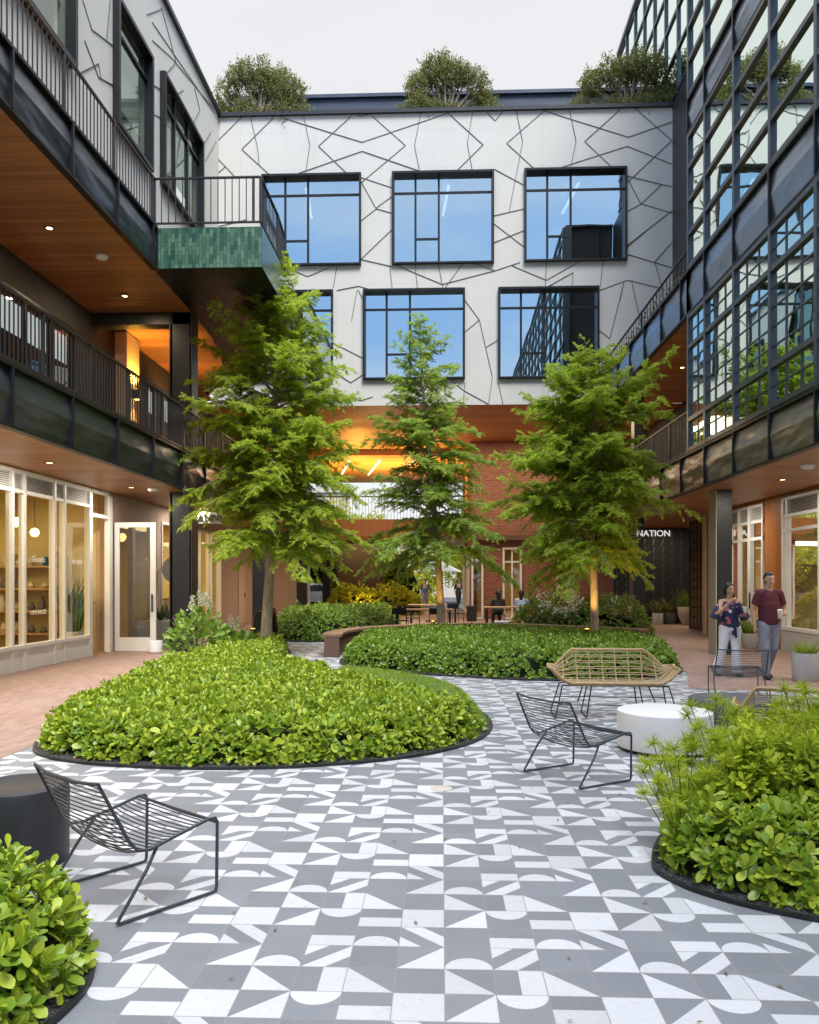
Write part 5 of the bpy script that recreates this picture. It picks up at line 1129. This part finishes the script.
car(-7.6,49,math.radians(4),'silver car parked in the street, seen between the far left columns')
def patio_umbrella(x, y, lab):
    t_ = thing('patio_umbrella', (x,y,0), lab, 'umbrella'); b = MB(); b.tube([(x,y,0),(x,y,2.7)], .03, 8); b.build('pole', M['white'], t_)
    b = MB(); b.lathe([(1.4,2.15),(.7,2.5),(0,2.8)],(x,y,0),8); b.build('canopy', M['farwall'], t_)
patio_umbrella(-.2,47.5,'pale umbrella beyond the passage near the far pedestrian'); 

# ------------------------------------------------------------------ people
def skinned(name, caps, mat, parent, vox=.012, sm=6, z=0):
    """one continuous surface from tapered, overlapping limbs: caps = [(p0, r0, p1, r1, (sx, sy))]"""
    b = MB()
    for cp in caps:
        p0, r0, p1, r1 = cp[:4]; fl = cp[4] if len(cp) > 4 else (1,1)
        p0 = Vector(p0); p1 = Vector(p1); d = p1-p0; L = d.length
        dn = d.normalized() if L > 1e-6 else Vector((0,0,1))
        xa = Vector((1,0,0)); xa = (xa-dn*xa.dot(dn)); xa = xa.normalized() if xa.length > .2 else dn.orthogonal().normalized(); ya = dn.cross(xa)
        rings = []
        ec = cp[5] if len(cp) > 5 else (1,1)
        for k in range(1,5): a = PI/2*(1-k/4); rings.append((-r0*math.sin(a)*ec[0], r0*math.cos(a)))
        for k in range(1,4): rings.append((L*k/4, r0+(r1-r0)*k/4))
        for k in range(0,4): a = PI/2*(k/4); rings.append((L+r1*math.sin(a)*ec[1], r1*math.cos(a)))
        vs = [p0-dn*r0*ec[0]]; n = 14
        for t, r in rings:
            for k in range(n): q = 2*PI*k/n; vs.append(p0+dn*t+xa*(r*fl[0]*math.cos(q))+ya*(r*fl[1]*math.sin(q)))
        vs.append(p1+dn*r1*ec[1]); m = len(rings); last = len(vs)-1
        fs = [(0,1+(k+1)%n,1+k) for k in range(n)]+[(1+i*n+k,1+i*n+(k+1)%n,1+(i+1)*n+(k+1)%n,1+(i+1)*n+k) for i in range(m-1) for k in range(n)]+[(last,1+(m-1)*n+k,1+(m-1)*n+(k+1)%n) for k in range(n)]
        b.add(vs, fs, True)
    me = bpy.data.meshes.new('tmp'); me.from_pydata(b.v, [], b.f); o = bpy.data.objects.new('tmp', me); COL.objects.link(o)
    md = o.modifiers.new('r', 'REMESH'); md.mode = 'VOXEL'; md.voxel_size = vox
    m2 = o.modifiers.new('s', 'SMOOTH'); m2.iterations = sm; m2.factor = .5
    dg = bpy.context.evaluated_depsgraph_get(); dg.update(); me2 = bpy.data.meshes.new_from_object(o.evaluated_get(dg)); bpy.data.objects.remove(o)
    me2.name = name; me2.materials.clear(); me2.materials.append(mat); me2.polygons.foreach_set('use_smooth', [True]*len(me2.polygons))
    r = bpy.data.objects.new(name, me2); COL.objects.link(r); r.parent = parent; ORG[r.name] = Vector((0,0,0)); return r
def hand_caps(w, d, pn, side, curl=.5, s=1.0):
    """palm from the wrist w along d, palm normal pn; four curled fingers and a thumb"""
    w = Vector(w); d = Vector(d).normalized(); pn = Vector(pn); pn = (pn-d*pn.dot(d)).normalized(); ac = d.cross(pn)*side
    c = [(w, .026*s, w+d*.075*s, .030*s, (1.15,.62) if abs(ac.x) > .5 else (.8,1.0))]
    for i, L in enumerate((.068,.078,.074,.058)):
        o = w+d*.078*s+ac*((i-1.5)*.019*s); k1 = o+(d*math.cos(curl*.6)+pn*math.sin(curl*.6))*L*.5*s; k2 = k1+(d*math.cos(curl*1.7)+pn*math.sin(curl*1.7))*L*.5*s
        c += [(o, .0095*s, k1, .0088*s), (k1, .0088*s, k2, .0075*s)]
    th = w+d*.03*s-ac*.026*s; t1 = th+(d*.6-ac*.55+pn*.45)*.038*s; t2 = t1+(d*.8-ac*.1+pn*.55)*.030*s
    return c+[(th,.012*s,t1,.0105*s),(t1,.0105*s,t2,.009*s)]
def head(cx, cy, cz, s, par, turn=0, female=False, tilt=0):
    """face parts of a small figure looking toward -y"""
    hd = []
    c = lambda x, y, z: (cx+s*(x*math.cos(turn)-y*math.sin(turn)), cy+s*(x*math.sin(turn)+y*math.cos(turn)), cz+s*z)
    return c
def face(par, c, s, brow=True, lips=(.30,.09,.08)):
    for sg in (-1,1):
        b = MB(); b.lathe([(0,-.008),(.007,-.005),(.009,0),(.007,.005),(0,.008)], c(sg*.031,-.086,.008), 10, sx=1.4*s, sy=.6); b.build('eye', M['eye'], par)
        b = MB(); b.tube([c(sg*.016,-.095,.030), c(sg*.032,-.095,.035), c(sg*.047,-.086,.030)], .0035*s, 5); b.build('eyebrow', M['hair'], par)
    b = MB(); b.tube([c(-.022,-.088,-.050), c(0,-.096,-.048), c(.022,-.088,-.050)], .005*s, 6, flat=1); b.build('mouth', M['lip'], par)
M['eye'] = simple('dark_eye', (.03,.02,.015), .3); M['lip'] = simple('lip', (.33,.11,.09), .5)
def build_man(loc, rz, lab):
    t_ = thing('person', loc, lab, 'person', None, rz); ORG[t_.name] = Vector((0,0,0))
    hz = 1.60; c = lambda x,y,z: (x, y-.01, hz+z)
    el = (.265,.04,1.10); wr = (.165,-.17,1.06); er = (-.265,.03,1.12); wrr = (-.26,-.03,.86)
    caps = [(c(0,.005,.035),.078,c(0,.015,.045),.080,(.93,1.12)),(c(0,-.028,-.02),.062,c(0,-.045,-.075),.036,(1.0,.85)),
        (c(0,-.085,-.005),.011,c(0,-.104,-.028),.0135),(c(-.075,.01,-.005),.016,c(-.08,.015,.018),.015,(.5,1)),(c(.075,.01,-.005),.016,c(.08,.015,.018),.015,(.5,1)),
        ((0,.02,1.40),.062,c(0,.012,-.05),.058),((0,.02,1.36),.085,(0,.02,1.20),.105,(1.42,.85)),((0,.02,1.2),.105,(0,.01,.98),.105,(1.2,.88)),
        ((-.12,.015,1.405),.055,(.12,.015,1.405),.055,(1,1)),((.185,.015,1.39),.056,el,.040),(el,.040,wr,.027),((-.185,.015,1.39),.056,er,.040),(er,.040,wrr,.027),
        ((-.085,.01,.90),.088,(-.10,-.06,.50),.055),((-.10,-.06,.50),.056,(-.085,-.06,.10),.038),((.085,.01,.90),.088,(.075,.02,.50),.055),((.075,.02,.50),.056,(.05,.22,.14),.038)]
    caps += hand_caps(wr, (-.75,-.62,.05), (-.5,.2,-.2), 1, 1.1)+hand_caps(wrr, (.02,-.08,-1), (.9,.1,0), -1, .55)
    body = skinned('body', caps, M['skin'], t_, .0095, 4)
    sh = [((0,.02,1.335),.112,(0,.02,1.18),.128,(1.40,.92)),((0,.02,1.20),.128,(0,.012,.89),.130,(1.34,1.0),(1,.18)),((-.15,.015,1.398),.068,(.15,.015,1.398),.068),((.165,.015,1.39),.074,(.228,.03,1.21),.066,(1,1),(1,.2)),((-.165,.015,1.39),.074,(-.228,.025,1.21),.066,(1,1),(1,.2))]
    skinned('shirt', sh, M['maroon'], t_, .011, 3)
    pt = [((0,.012,.93),.120,(0,.012,.88),.124,(1.25,.9)),((-.085,.01,.88),.108,(-.10,-.06,.50),.074),((-.10,-.06,.50),.074,(-.085,-.06,.06),.066,(1,1),(1,.15)),((.085,.01,.88),.108,(.075,.02,.50),.074),((.075,.02,.50),.074,(.052,.21,.12),.062,(1,1),(1,.15))]
    skinned('trousers', pt, M['greypant'], t_, .011, 2)
    for nm_, f0, f1 in (('shoe',(-.085,-.03,.045),(-.095,-.19,.035)),('shoe',(.05,.22,.08),(.055,.08,.032))):
        skinned(nm_, [(f0,.048,f1,.036,(1,.9))], M['shoe'], t_, .01, 2)
    skinned('hair', [(c(0,.025,.075),.074,c(0,.045,.045),.080,(1.05,1.1)),(c(-.02,-.045,.098),.026,c(.02,-.04,.10),.026),(c(0,.06,-.03),.05,c(0,.06,.03),.06,(1.3,1))], M['hair'], t_, .009, 3)
    face(t_, c, 1)
    return t_
mx, my = 5.34, 13.42
build_man((mx,my,.005), math.radians(4), 'man in a maroon t-shirt and grey trousers walking with a cup')
t_ = thing('drink_cup', (mx+.06,my-.265,1.0), 'pale iced drink cup with a straw in the hand of the man', 'cup')
b = MB(); b.lathe([(.028,0),(.030,.005),(.040,.125),(.0,.126)], (mx+.06,my-.265,1.0), 24); b.build('body', M['cup'], t_); b = MB(); b.lathe([(.041,.126),(.042,.135),(.030,.150),(0,.152)], (mx+.06,my-.265,1.0), 24); b.build('lid', M['white'], t_)
b = MB(); b.bar((mx+.06,my-.265,1.12),(mx+.075,my-.27,1.23),.007); b.build('straw', M['straw'], t_)
def build_woman(loc, rz, lab):
    t_ = thing('person', loc, lab, 'person', None, rz); ORG[t_.name] = Vector((0,0,0))
    hz = 1.435; c = lambda x,y,z: (x-.01, y-.01, hz+z*.93)
    er = (-.245,-.10,1.06); wr = (-.10,-.20,1.25); el = (.235,-.03,1.00); wl = (.165,-.20,1.09)
    caps = [(c(0,.005,.035),.074,c(0,.015,.045),.075,(.93,1.12)),(c(0,-.028,-.02),.058,c(0,-.045,-.075),.030,(1.0,.85)),(c(0,-.085,-.005),.009,c(0,-.100,-.028),.0115),
        ((0,.02,1.26),.050,c(0,.012,-.05),.046),((0,.02,1.22),.078,(0,.02,1.08),.09,(1.35,.85)),((0,.02,1.08),.09,(0,.01,.86),.10,(1.15,.88)),
        ((-.10,.015,1.255),.045,(.10,.015,1.255),.045),((-.155,.015,1.245),.046,er,.034),(er,.034,wr,.023),((.155,.015,1.245),.046,el,.034),(el,.034,wl,.023),
        ((-.085,.01,.80),.088,(-.13,.0,.46),.05),((-.13,.0,.46),.052,(-.20,.06,.10),.034),((.085,.01,.80),.088,(.07,-.05,.46),.05),((.07,-.05,.46),.052,(.07,-.10,.10),.034)]
    caps += hand_caps(wr, (.75,-.35,.45), (.2,.6,.2), 1, .8, .92)+hand_caps(wl, (-.35,-.85,.25), (-.8,.3,0), 1, 1.0, .92)
    skinned('body', caps, M['skin'], t_, .0095, 4)
    tp = [((0,.02,1.155),.092,(0,.02,1.05),.112,(1.42,.95)),((0,.02,1.05),.112,(0,.01,.83),.142,(1.22,.95),(1,.2)),((-.15,.01,1.19),.060,(-.235,-.03,1.09),.075),((-.225,-.03,1.10),.075,(-.268,-.02,.97),.098,(1,.8),(1,.15)),((.15,.01,1.19),.060,(.215,-.01,1.08),.072),((.21,-.01,1.08),.072,(.266,-.01,.96),.095,(1,.8),(1,.15)),((-.13,.0,1.205),.048,(.13,.0,1.205),.048,(1,1)),((.02,-.115,.86),.022,(.03,-.14,.66),.018,(1.6,.6)),((-.01,-.115,.86),.02,(-.02,-.14,.70),.016,(1.6,.6))]
    skinned('blouse', tp, M['floral'], t_, .011, 3)
    pt = [((0,.012,.86),.120,(0,.012,.80),.128,(1.22,.9)),((-.083,.01,.80),.104,(-.13,0,.46),.068),((-.13,0,.46),.068,(-.205,.06,.06),.095,(1,1),(1,.1)),((.083,.01,.80),.104,(.07,-.05,.46),.068),((.07,-.05,.46),.068,(.07,-.10,.05),.094,(1,1),(1,.1))]
    skinned('trousers', pt, M['whitepant'], t_, .011, 2)
    for f0, f1 in (((-.20,.06,.03),(-.215,-.07,.025)),((.07,-.12,.03),(.075,-.25,.022))): skinned('shoe', [(f0,.036,f1,.028,(1,.8))], M['shoe'], t_, .01, 2)
    skinned('hair', [(c(0,.02,.070),.079,c(0,.04,.045),.081,(1.04,1.1)),(c(-.045,-.02,.088),.024,c(.045,-.02,.088),.024),(c(.06,.04,-.03),.04,(.085,.06,1.28),.03),(c(-.06,.05,-.0),.04,c(-.05,.06,-.06),.03)], M['hair'], t_, .009, 3)
    face(t_, c, .93)
    return t_
wx, wy = 4.86, 13.85
build_woman((wx,wy,.005), math.radians(8), 'woman in a floral off-shoulder blouse and white trousers holding a snack cup')
b = MB(); b.lathe([(.026,0),(.036,.075),(.036,.08),(.03,.095),(0,.10)], (wx+.15,wy-.29,1.08), 22); b.build('snack_cup', M['cup'], None, 'small pale cup held by the woman in the floral blouse', 'cup')
def seated(x, y, rz, shirt, lab):
    t_ = thing('person', (x,y,0), lab, 'person', None, rz); ORG[t_.name] = Vector((0,0,0))
    cp = [((0,.0,1.17),.085,(0,.01,1.19),.085,(.95,1.1)),((0,.02,.98),.05,(0,.01,1.13),.048),((0,.03,.92),.10,(0,.03,.62),.12,(1.4,.85)),((-.18,.02,.93),.05,(-.24,-.03,.68),.036),((-.24,-.03,.68),.036,(-.12,-.27,.76),.025),((.18,.02,.93),.05,(.24,-.03,.68),.036),((.24,-.03,.68),.036,(.12,-.27,.76),.025),((-.09,.02,.55),.09,(-.11,-.40,.52),.06),((.09,.02,.55),.09,(.11,-.40,.52),.06),((-.11,-.40,.50),.055,(-.11,-.38,.07),.04),((.11,-.40,.50),.055,(.11,-.38,.07),.04),((-.11,-.36,.05),.04,(-.11,-.5,.04),.035),((.11,-.36,.05),.04,(.11,-.5,.04),.035)]
    cp += hand_caps((-.12,-.27,.77),(.2,-.9,0),(0,0,-1),1,.5)+hand_caps((.12,-.27,.77),(-.2,-.9,0),(0,0,-1),-1,.5)
    skinned('body', cp, M['skin'], t_, .012, 4)
    skinned('shirt', [((0,.03,.94),.105,(0,.03,.60),.135,(1.4,.88)),((-.17,.02,.94),.065,(-.23,-.01,.75),.055),((.17,.02,.94),.065,(.23,-.01,.75),.055)], shirt, t_, .014, 3)
    skinned('trousers', [((-.09,.02,.56),.105,(-.11,-.40,.52),.075),((.09,.02,.56),.105,(.11,-.40,.52),.075),((-.11,-.40,.50),.07,(-.11,-.38,.12),.055),((.11,-.40,.50),.07,(.11,-.38,.12),.055)], M['shoe'], t_, .014, 3)
    skinned('hair', [((0,.02,1.22),.09,(0,.04,1.16),.09,(1.05,1.08)),((0,.07,1.15),.07,(0,.09,.98),.055,(1.2,.8))], M['hair'], t_, .012, 3)
seated(1.95,28.02,PI+.1,M['shoe'],'seated person in dark clothes with long dark hair at the far table'); seated(2.75,28.02,PI-.2,M['paleshirt'],'seated person in a pale shirt with dark hair at the far table')
# far pedestrian, walking in the street light
def walker(x, y, rz, shirt, pants, lab):
    t_ = thing('person', (x,y,0), lab, 'person', None, rz); ORG[t_.name] = Vector((0,0,0))
    cp = [((0,0,1.56),.09,(0,.01,1.58),.09,(.95,1.1)),((0,.02,1.38),.06,(0,.01,1.5),.055),((0,.02,1.34),.10,(0,.01,1.0),.12,(1.4,.85)),((-.18,.01,1.36),.052,(-.24,.03,1.1),.038),((-.24,.03,1.1),.038,(-.22,-.06,.86),.027),((.18,.01,1.36),.052,(.24,0,1.1),.038),((.24,0,1.1),.038,(.24,-.04,.86),.027),((-.08,0,.92),.10,(-.1,-.1,.5),.06),((-.1,-.1,.5),.058,(-.09,-.12,.08),.04),((.08,0,.92),.10,(.08,.04,.5),.06),((.08,.04,.5),.058,(.07,.2,.12),.04),((-.09,-.1,.05),.045,(-.09,-.25,.04),.035),((.07,.2,.08),.045,(.07,.08,.04),.035)]
    cp += hand_caps((-.22,-.06,.86),(0,-.1,-1),(.9,0,0),-1,.5)+hand_caps((.24,-.04,.86),(0,-.1,-1),(-.9,0,0),1,.5)
    skinned('body', cp, M['skin'], t_, .013, 3)
    skinned('shirt', [((0,.02,1.36),.085,(0,.01,.95),.14,(1.4,.88)),((-.18,.01,1.36),.066,(-.23,.02,1.17),.06),((.18,.01,1.36),.066,(.23,0,1.17),.06)], shirt, t_, .014, 3)
    skinned('trousers', [((-.08,0,.92),.115,(-.1,-.1,.5),.08),((-.1,-.1,.5),.075,(-.09,-.12,.12),.06),((.08,0,.92),.115,(.08,.04,.5),.08),((.08,.04,.5),.075,(.07,.2,.16),.06)], pants, t_, .014, 2)
    skinned('hair', [((0,.02,1.63),.088,(0,.04,1.58),.09,(1.04,1.1))], M['hair'], t_, .012, 3)
walker(-.9,44.5,0,M['bluecloth'],M['greypant'],'distant pedestrian in blue beyond the passage'); walker(1.0,47.5,.4,M['shoe'],M['shoe'],'distant pedestrian in black beyond the passage')

# ------------------------------------------------------------------ light of the lit lamps, and added fill lights
def lamp(kind, loc, col, e, size=.3, rot=(0,0,0), spot=1.2, blend=.6):
    l = bpy.data.lights.new('lamp_light', kind); l.color = col; l.energy = e
    if kind == 'AREA': l.shape = 'RECTANGLE'; l.size = size[0]; l.size_y = size[1]
    elif kind == 'SPOT': l.spot_size = spot; l.spot_blend = blend; l.shadow_soft_size = size
    else: l.shadow_soft_size = size
    o = bpy.data.objects.new('lamp_light', l); COL.objects.link(o); o.location = loc; o.rotation_euler = rot; return o
def uplight(x, y, lab, e, aim=None, z=.42):
    t_ = thing('uplight', (x,y,0), lab, 'garden light'); b = MB(); b.tube([(x,y,.03),(x,y,z)], .012, 8); b.build('stake', M['black'], t_)
    b = MB(); b.tube([(x,y,z),(x,y,z+.14)], [.04,.055], 16); b.build('housing', M['cylblack'], t_)
    b = MB(); b.lathe([(0,.0),(.045,.0)], (x,y,z+.145), 16); b.build('lens', M['lampo'], t_)
    if e: lamp('SPOT', (x,y,z+.17), (1,.55,.12), e, .05, (PI,0,0) if aim is None else Vector((x-aim[0],y-aim[1],z-aim[2])).to_track_quat('Z','Y').to_euler(), 1.3)
uplight(3.15,17.7,'garden uplight glowing at the foot of the full rounded tree',120,(3.42,18.2,1.6))
uplight(3.45,23.0,'garden uplight at the foot of the smaller rear tree',130,(3.6,23.6,1.8),.5)
uplight(-.22,20.9,'garden uplight at the foot of the middle tree',90,(.03,21.6,1.8))
uplight(-4.1,17.5,'garden uplight at the foot of the tallest tree',0)
for y in (5.5,9.4,13.4,17.0,22): lamp('AREA', (-6.6,y,3.58), (1,.88,.72), 55, (.1,.1))  # at the soffit downlights, made strong as added fill under the canopies
for y in (8,12.5,16.2,20.5): lamp('AREA', (6.7,y,3.58), (1,.88,.72), 60, (.1,.1))
for y in (6,9.5,13.6,16.9): lamp('AREA', (-6.7,y,7.62), (1,.75,.45), 30, (.1,.1))
lamp('AREA', (8.6,28.6,3.58), (1,.8,.55), 60, (.1,.1))  # fill light of the added recess downlight
for y in (19.5,22.5): lamp('AREA', (6.6,y,7.44), (1,.75,.45), 25, (.1,.1))
for y in (3,9,14.5): lamp('AREA', (-9.6,y,3.4), (1,.74,.34), 190, (2.5,3.5))
lamp('AREA', (-9.6,24,3.4), (1,.74,.34), 260, (2.5,4))
for y in (10,16): lamp('AREA', (9.9,y,3.4), (1,.76,.38), 140, (2.5,3.5))
lamp('AREA', (9.9,22,3.4), (1,.74,.32), 180, (2.5,2.5))
lamp('AREA', (4.5,40,3.2), (1,.68,.28), 180, (4,6))
lamp('AREA', (-3,41,3.45), (1,.75,.42), 260, (5,5)); lamp('AREA', (-1.5,31,7.42), (1,.80,.52), 420, (6,4)); lamp('AREA', (4.5,31,7.42), (1,.80,.52), 260, (4,4))  # the two under the high soffit are added fill to lift the passage
lamp('SPOT', (-4,38.4,4.5), (1,.50,.08), 2600, .08, (PI,0,0), 2.7, .9); lamp('SPOT', (-1,39.4,4.5), (1,.50,.08), 2600, .08, (PI,0,0), 2.7, .9); lamp('SPOT', (-2.5,33,4.2), (1,.6,.25), 500, .08, (PI,0,0), 2.7, .9)
lamp('SPOT', (-3.6,37.2,.4), (1,.62,.12), 160, .06, (PI*.8,0,0), 2.2)
lamp('SPOT', (-7.45,19.7,6.36), (1,.5,.08), 260, .06, (PI,0,0), 2.2); lamp('SPOT', (-7.45,19.7,6.05), (1,.5,.08), 60, .06, (0,0,0), 1.4)
lamp('SPOT', (-7.3,22.5,6.3), (1,.5,.10), 120, .05, (PI,0,0), 2.2)
# pendant globes and shelves glimpsed inside the left shop
for i,(x,y,z) in enumerate(((-8.3,15.5,2.75),(-8.8,17.2,2.65),(-8.1,14.1,2.2),(-9.0,13.8,2.8))):
    t_ = thing('pendant_lamp', (x,y,z), ['glowing globe lamp inside the second shop pane','glowing globe lamp nearest the open door','glowing globe lamp inside the leftmost pane','glowing globe lamp deep in the left shop'][i], 'lamp')
    b = MB(); b.lathe([(0,-.1),(.07,-.07),(.1,0),(.07,.07),(0,.1)], (x,y,z), 20); b.build('globe', M['lamp'], t_); b = MB(); b.bar((x,y,z+.1),(x,y,3.58),.01); b.build('cord', M['black'], t_)
sf = thing('shop_shelf', (-9.6,17.8,0), 'timber shelving against the end wall of the left shop', 'shelf')
b = MB()
for z in (.4,.9,1.4,1.9): b.box(-11.6,-8.5,17.65,18.05,z,z+.04)
for x in (-11.6,-10.6,-9.55,-8.5): b.box(x-.04,x,17.65,18.05,.02,2.2)
b.build('frame', M['teak'], sf)
for z in (.44,.94,1.44,1.94):
    for k in range(10):
        x = -11.4+k*.31+random.uniform(-.05,.05); h = random.uniform(.12,.36); b = MB(); b.lathe([(.06,0),(.09,h*.4),(.05,h*.8),(.055,h),(0,h)], (x,17.85,z), 10); b.build('vase', random.choice([M['pot_grey'],M['cream'],M['pot_dark'],M['bluecloth']]), sf)
pot('potted_plant', -8.05,17.4,.2,.5,M['pot_grey'],'tall leafy pot plant just inside the left shop window beside the door',.8,(110,1.25,M['agave'],.93,.07),77)
ct = thing('shop_counter', (-9.2,23.5,0), 'white counter inside the far left shop', 'counter'); b = MB(); b.box(-9.8,-8.8,22,26,.02,1.0); b.build('body', M['white'], ct); b = MB(); b.box(-9.9,-8.7,21.9,26.1,1.001,1.05); b.build('top', M['teak'], ct)

# ------------------------------------------------------------------ camera, sun and sky
cam = bpy.data.cameras.new('camera'); co = bpy.data.objects.new('camera', cam); COL.objects.link(co); S.camera = co
co.location = (0,0,1.6); co.rotation_euler = (PI/2,0,math.atan(32/810)); cam.sensor_fit = 'HORIZONTAL'; cam.sensor_width = 36; cam.lens = 36*810/819; cam.shift_y = 69/819; cam.clip_end = 2000
SUN_EL = math.radians(58); SUN_AZ = math.radians(155)      # compass-like angle from +Y, clockwise
sd = Vector((math.sin(SUN_AZ)*math.cos(SUN_EL), math.cos(SUN_AZ)*math.cos(SUN_EL), math.sin(SUN_EL)))
sun = bpy.data.lights.new('sun', 'SUN'); sun.energy = 4.6; sun.angle = math.radians(24); sun.color = (1,.96,.90)
so_ = bpy.data.objects.new('sun', sun); COL.objects.link(so_); so_.rotation_euler = sd.to_track_quat('Z','Y').to_euler()
W = bpy.data.worlds.new('World'); S.world = W; W.use_nodes = True; nt = W.node_tree; nt.nodes.clear()
N_ = lambda t, **k: nt.nodes.new(t)
ow = N_('ShaderNodeOutputWorld'); sky = N_('ShaderNodeTexSky'); sky.sky_type = 'NISHITA'; sky.sun_disc = False; sky.sun_elevation = SUN_EL; sky.sun_rotation = SUN_AZ
bg = N_('ShaderNodeBackground'); bg.inputs[1].default_value = .15; nt.links.new(sky.outputs[0], bg.inputs[0])
# thin bright evening haze: white toward the far end, clear blue behind
tc = N_('ShaderNodeTexCoord'); sx = N_('ShaderNodeSeparateXYZ'); nt.links.new(tc.outputs['Generated'], sx.inputs[0])
mr = N_('ShaderNodeMapRange'); nt.links.new(sx.outputs[1], mr.inputs[0]); mr.inputs[1].default_value = -.55; mr.inputs[2].default_value = .75
cr = N_('ShaderNodeValToRGB'); nt.links.new(mr.outputs[0], cr.inputs[0]); e = cr.color_ramp.elements
e[0].position = 0; e[0].color = (.36,.60,.97,1); e[1].position = 1; e[1].color = (.93,.915,.90,1); q = e.new(.55); q.color = (.70,.78,.90,1)
nz = N_('ShaderNodeTexNoise'); mp = N_('ShaderNodeMapping'); mp.inputs['Scale'].default_value = (1,1,3.5); nt.links.new(tc.outputs['Generated'], mp.inputs[0]); nt.links.new(mp.outputs[0], nz.inputs['Vector']); nz.inputs['Scale'].default_value = 2.2; nz.inputs['Detail'].default_value = 6
cr2 = N_('ShaderNodeValToRGB'); nt.links.new(nz.outputs['Fac'], cr2.inputs[0]); cr2.color_ramp.elements[0].position = .42; cr2.color_ramp.elements[0].color = (0,0,0,1); cr2.color_ramp.elements[1].position = .8; cr2.color_ramp.elements[1].color = (.9,.9,.9,1)
mx_ = N_('ShaderNodeMix', ); mx_.data_type = 'RGBA'; nt.links.new(cr2.outputs[0], mx_.inputs[0]); nt.links.new(cr.outputs[0], mx_.inputs[6]); mx_.inputs[7].default_value = (.98,.97,.95,1)
bg2 = N_('ShaderNodeBackground'); nt.links.new(mx_.outputs[2], bg2.inputs[0]); 
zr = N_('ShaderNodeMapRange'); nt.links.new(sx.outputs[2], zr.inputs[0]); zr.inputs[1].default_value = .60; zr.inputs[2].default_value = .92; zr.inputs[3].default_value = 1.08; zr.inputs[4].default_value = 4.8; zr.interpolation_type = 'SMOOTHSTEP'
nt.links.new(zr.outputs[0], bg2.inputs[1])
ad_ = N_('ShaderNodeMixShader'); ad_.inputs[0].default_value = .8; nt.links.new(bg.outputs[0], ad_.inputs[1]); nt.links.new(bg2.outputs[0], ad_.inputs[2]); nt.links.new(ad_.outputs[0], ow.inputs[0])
S.view_settings.view_transform = 'Standard'; S.view_settings.look = 'None'; S.view_settings.exposure = 0; S.view_settings.gamma = 1
S.cycles.max_bounces = 8; S.cycles.transparent_max_bounces = 12; S.cycles.diffuse_bounces = 3; S.cycles.glossy_bounces = 4; S.cycles.caustics_reflective = False; S.cycles.caustics_refractive = False
S.cycles.sample_clamp_indirect = 6
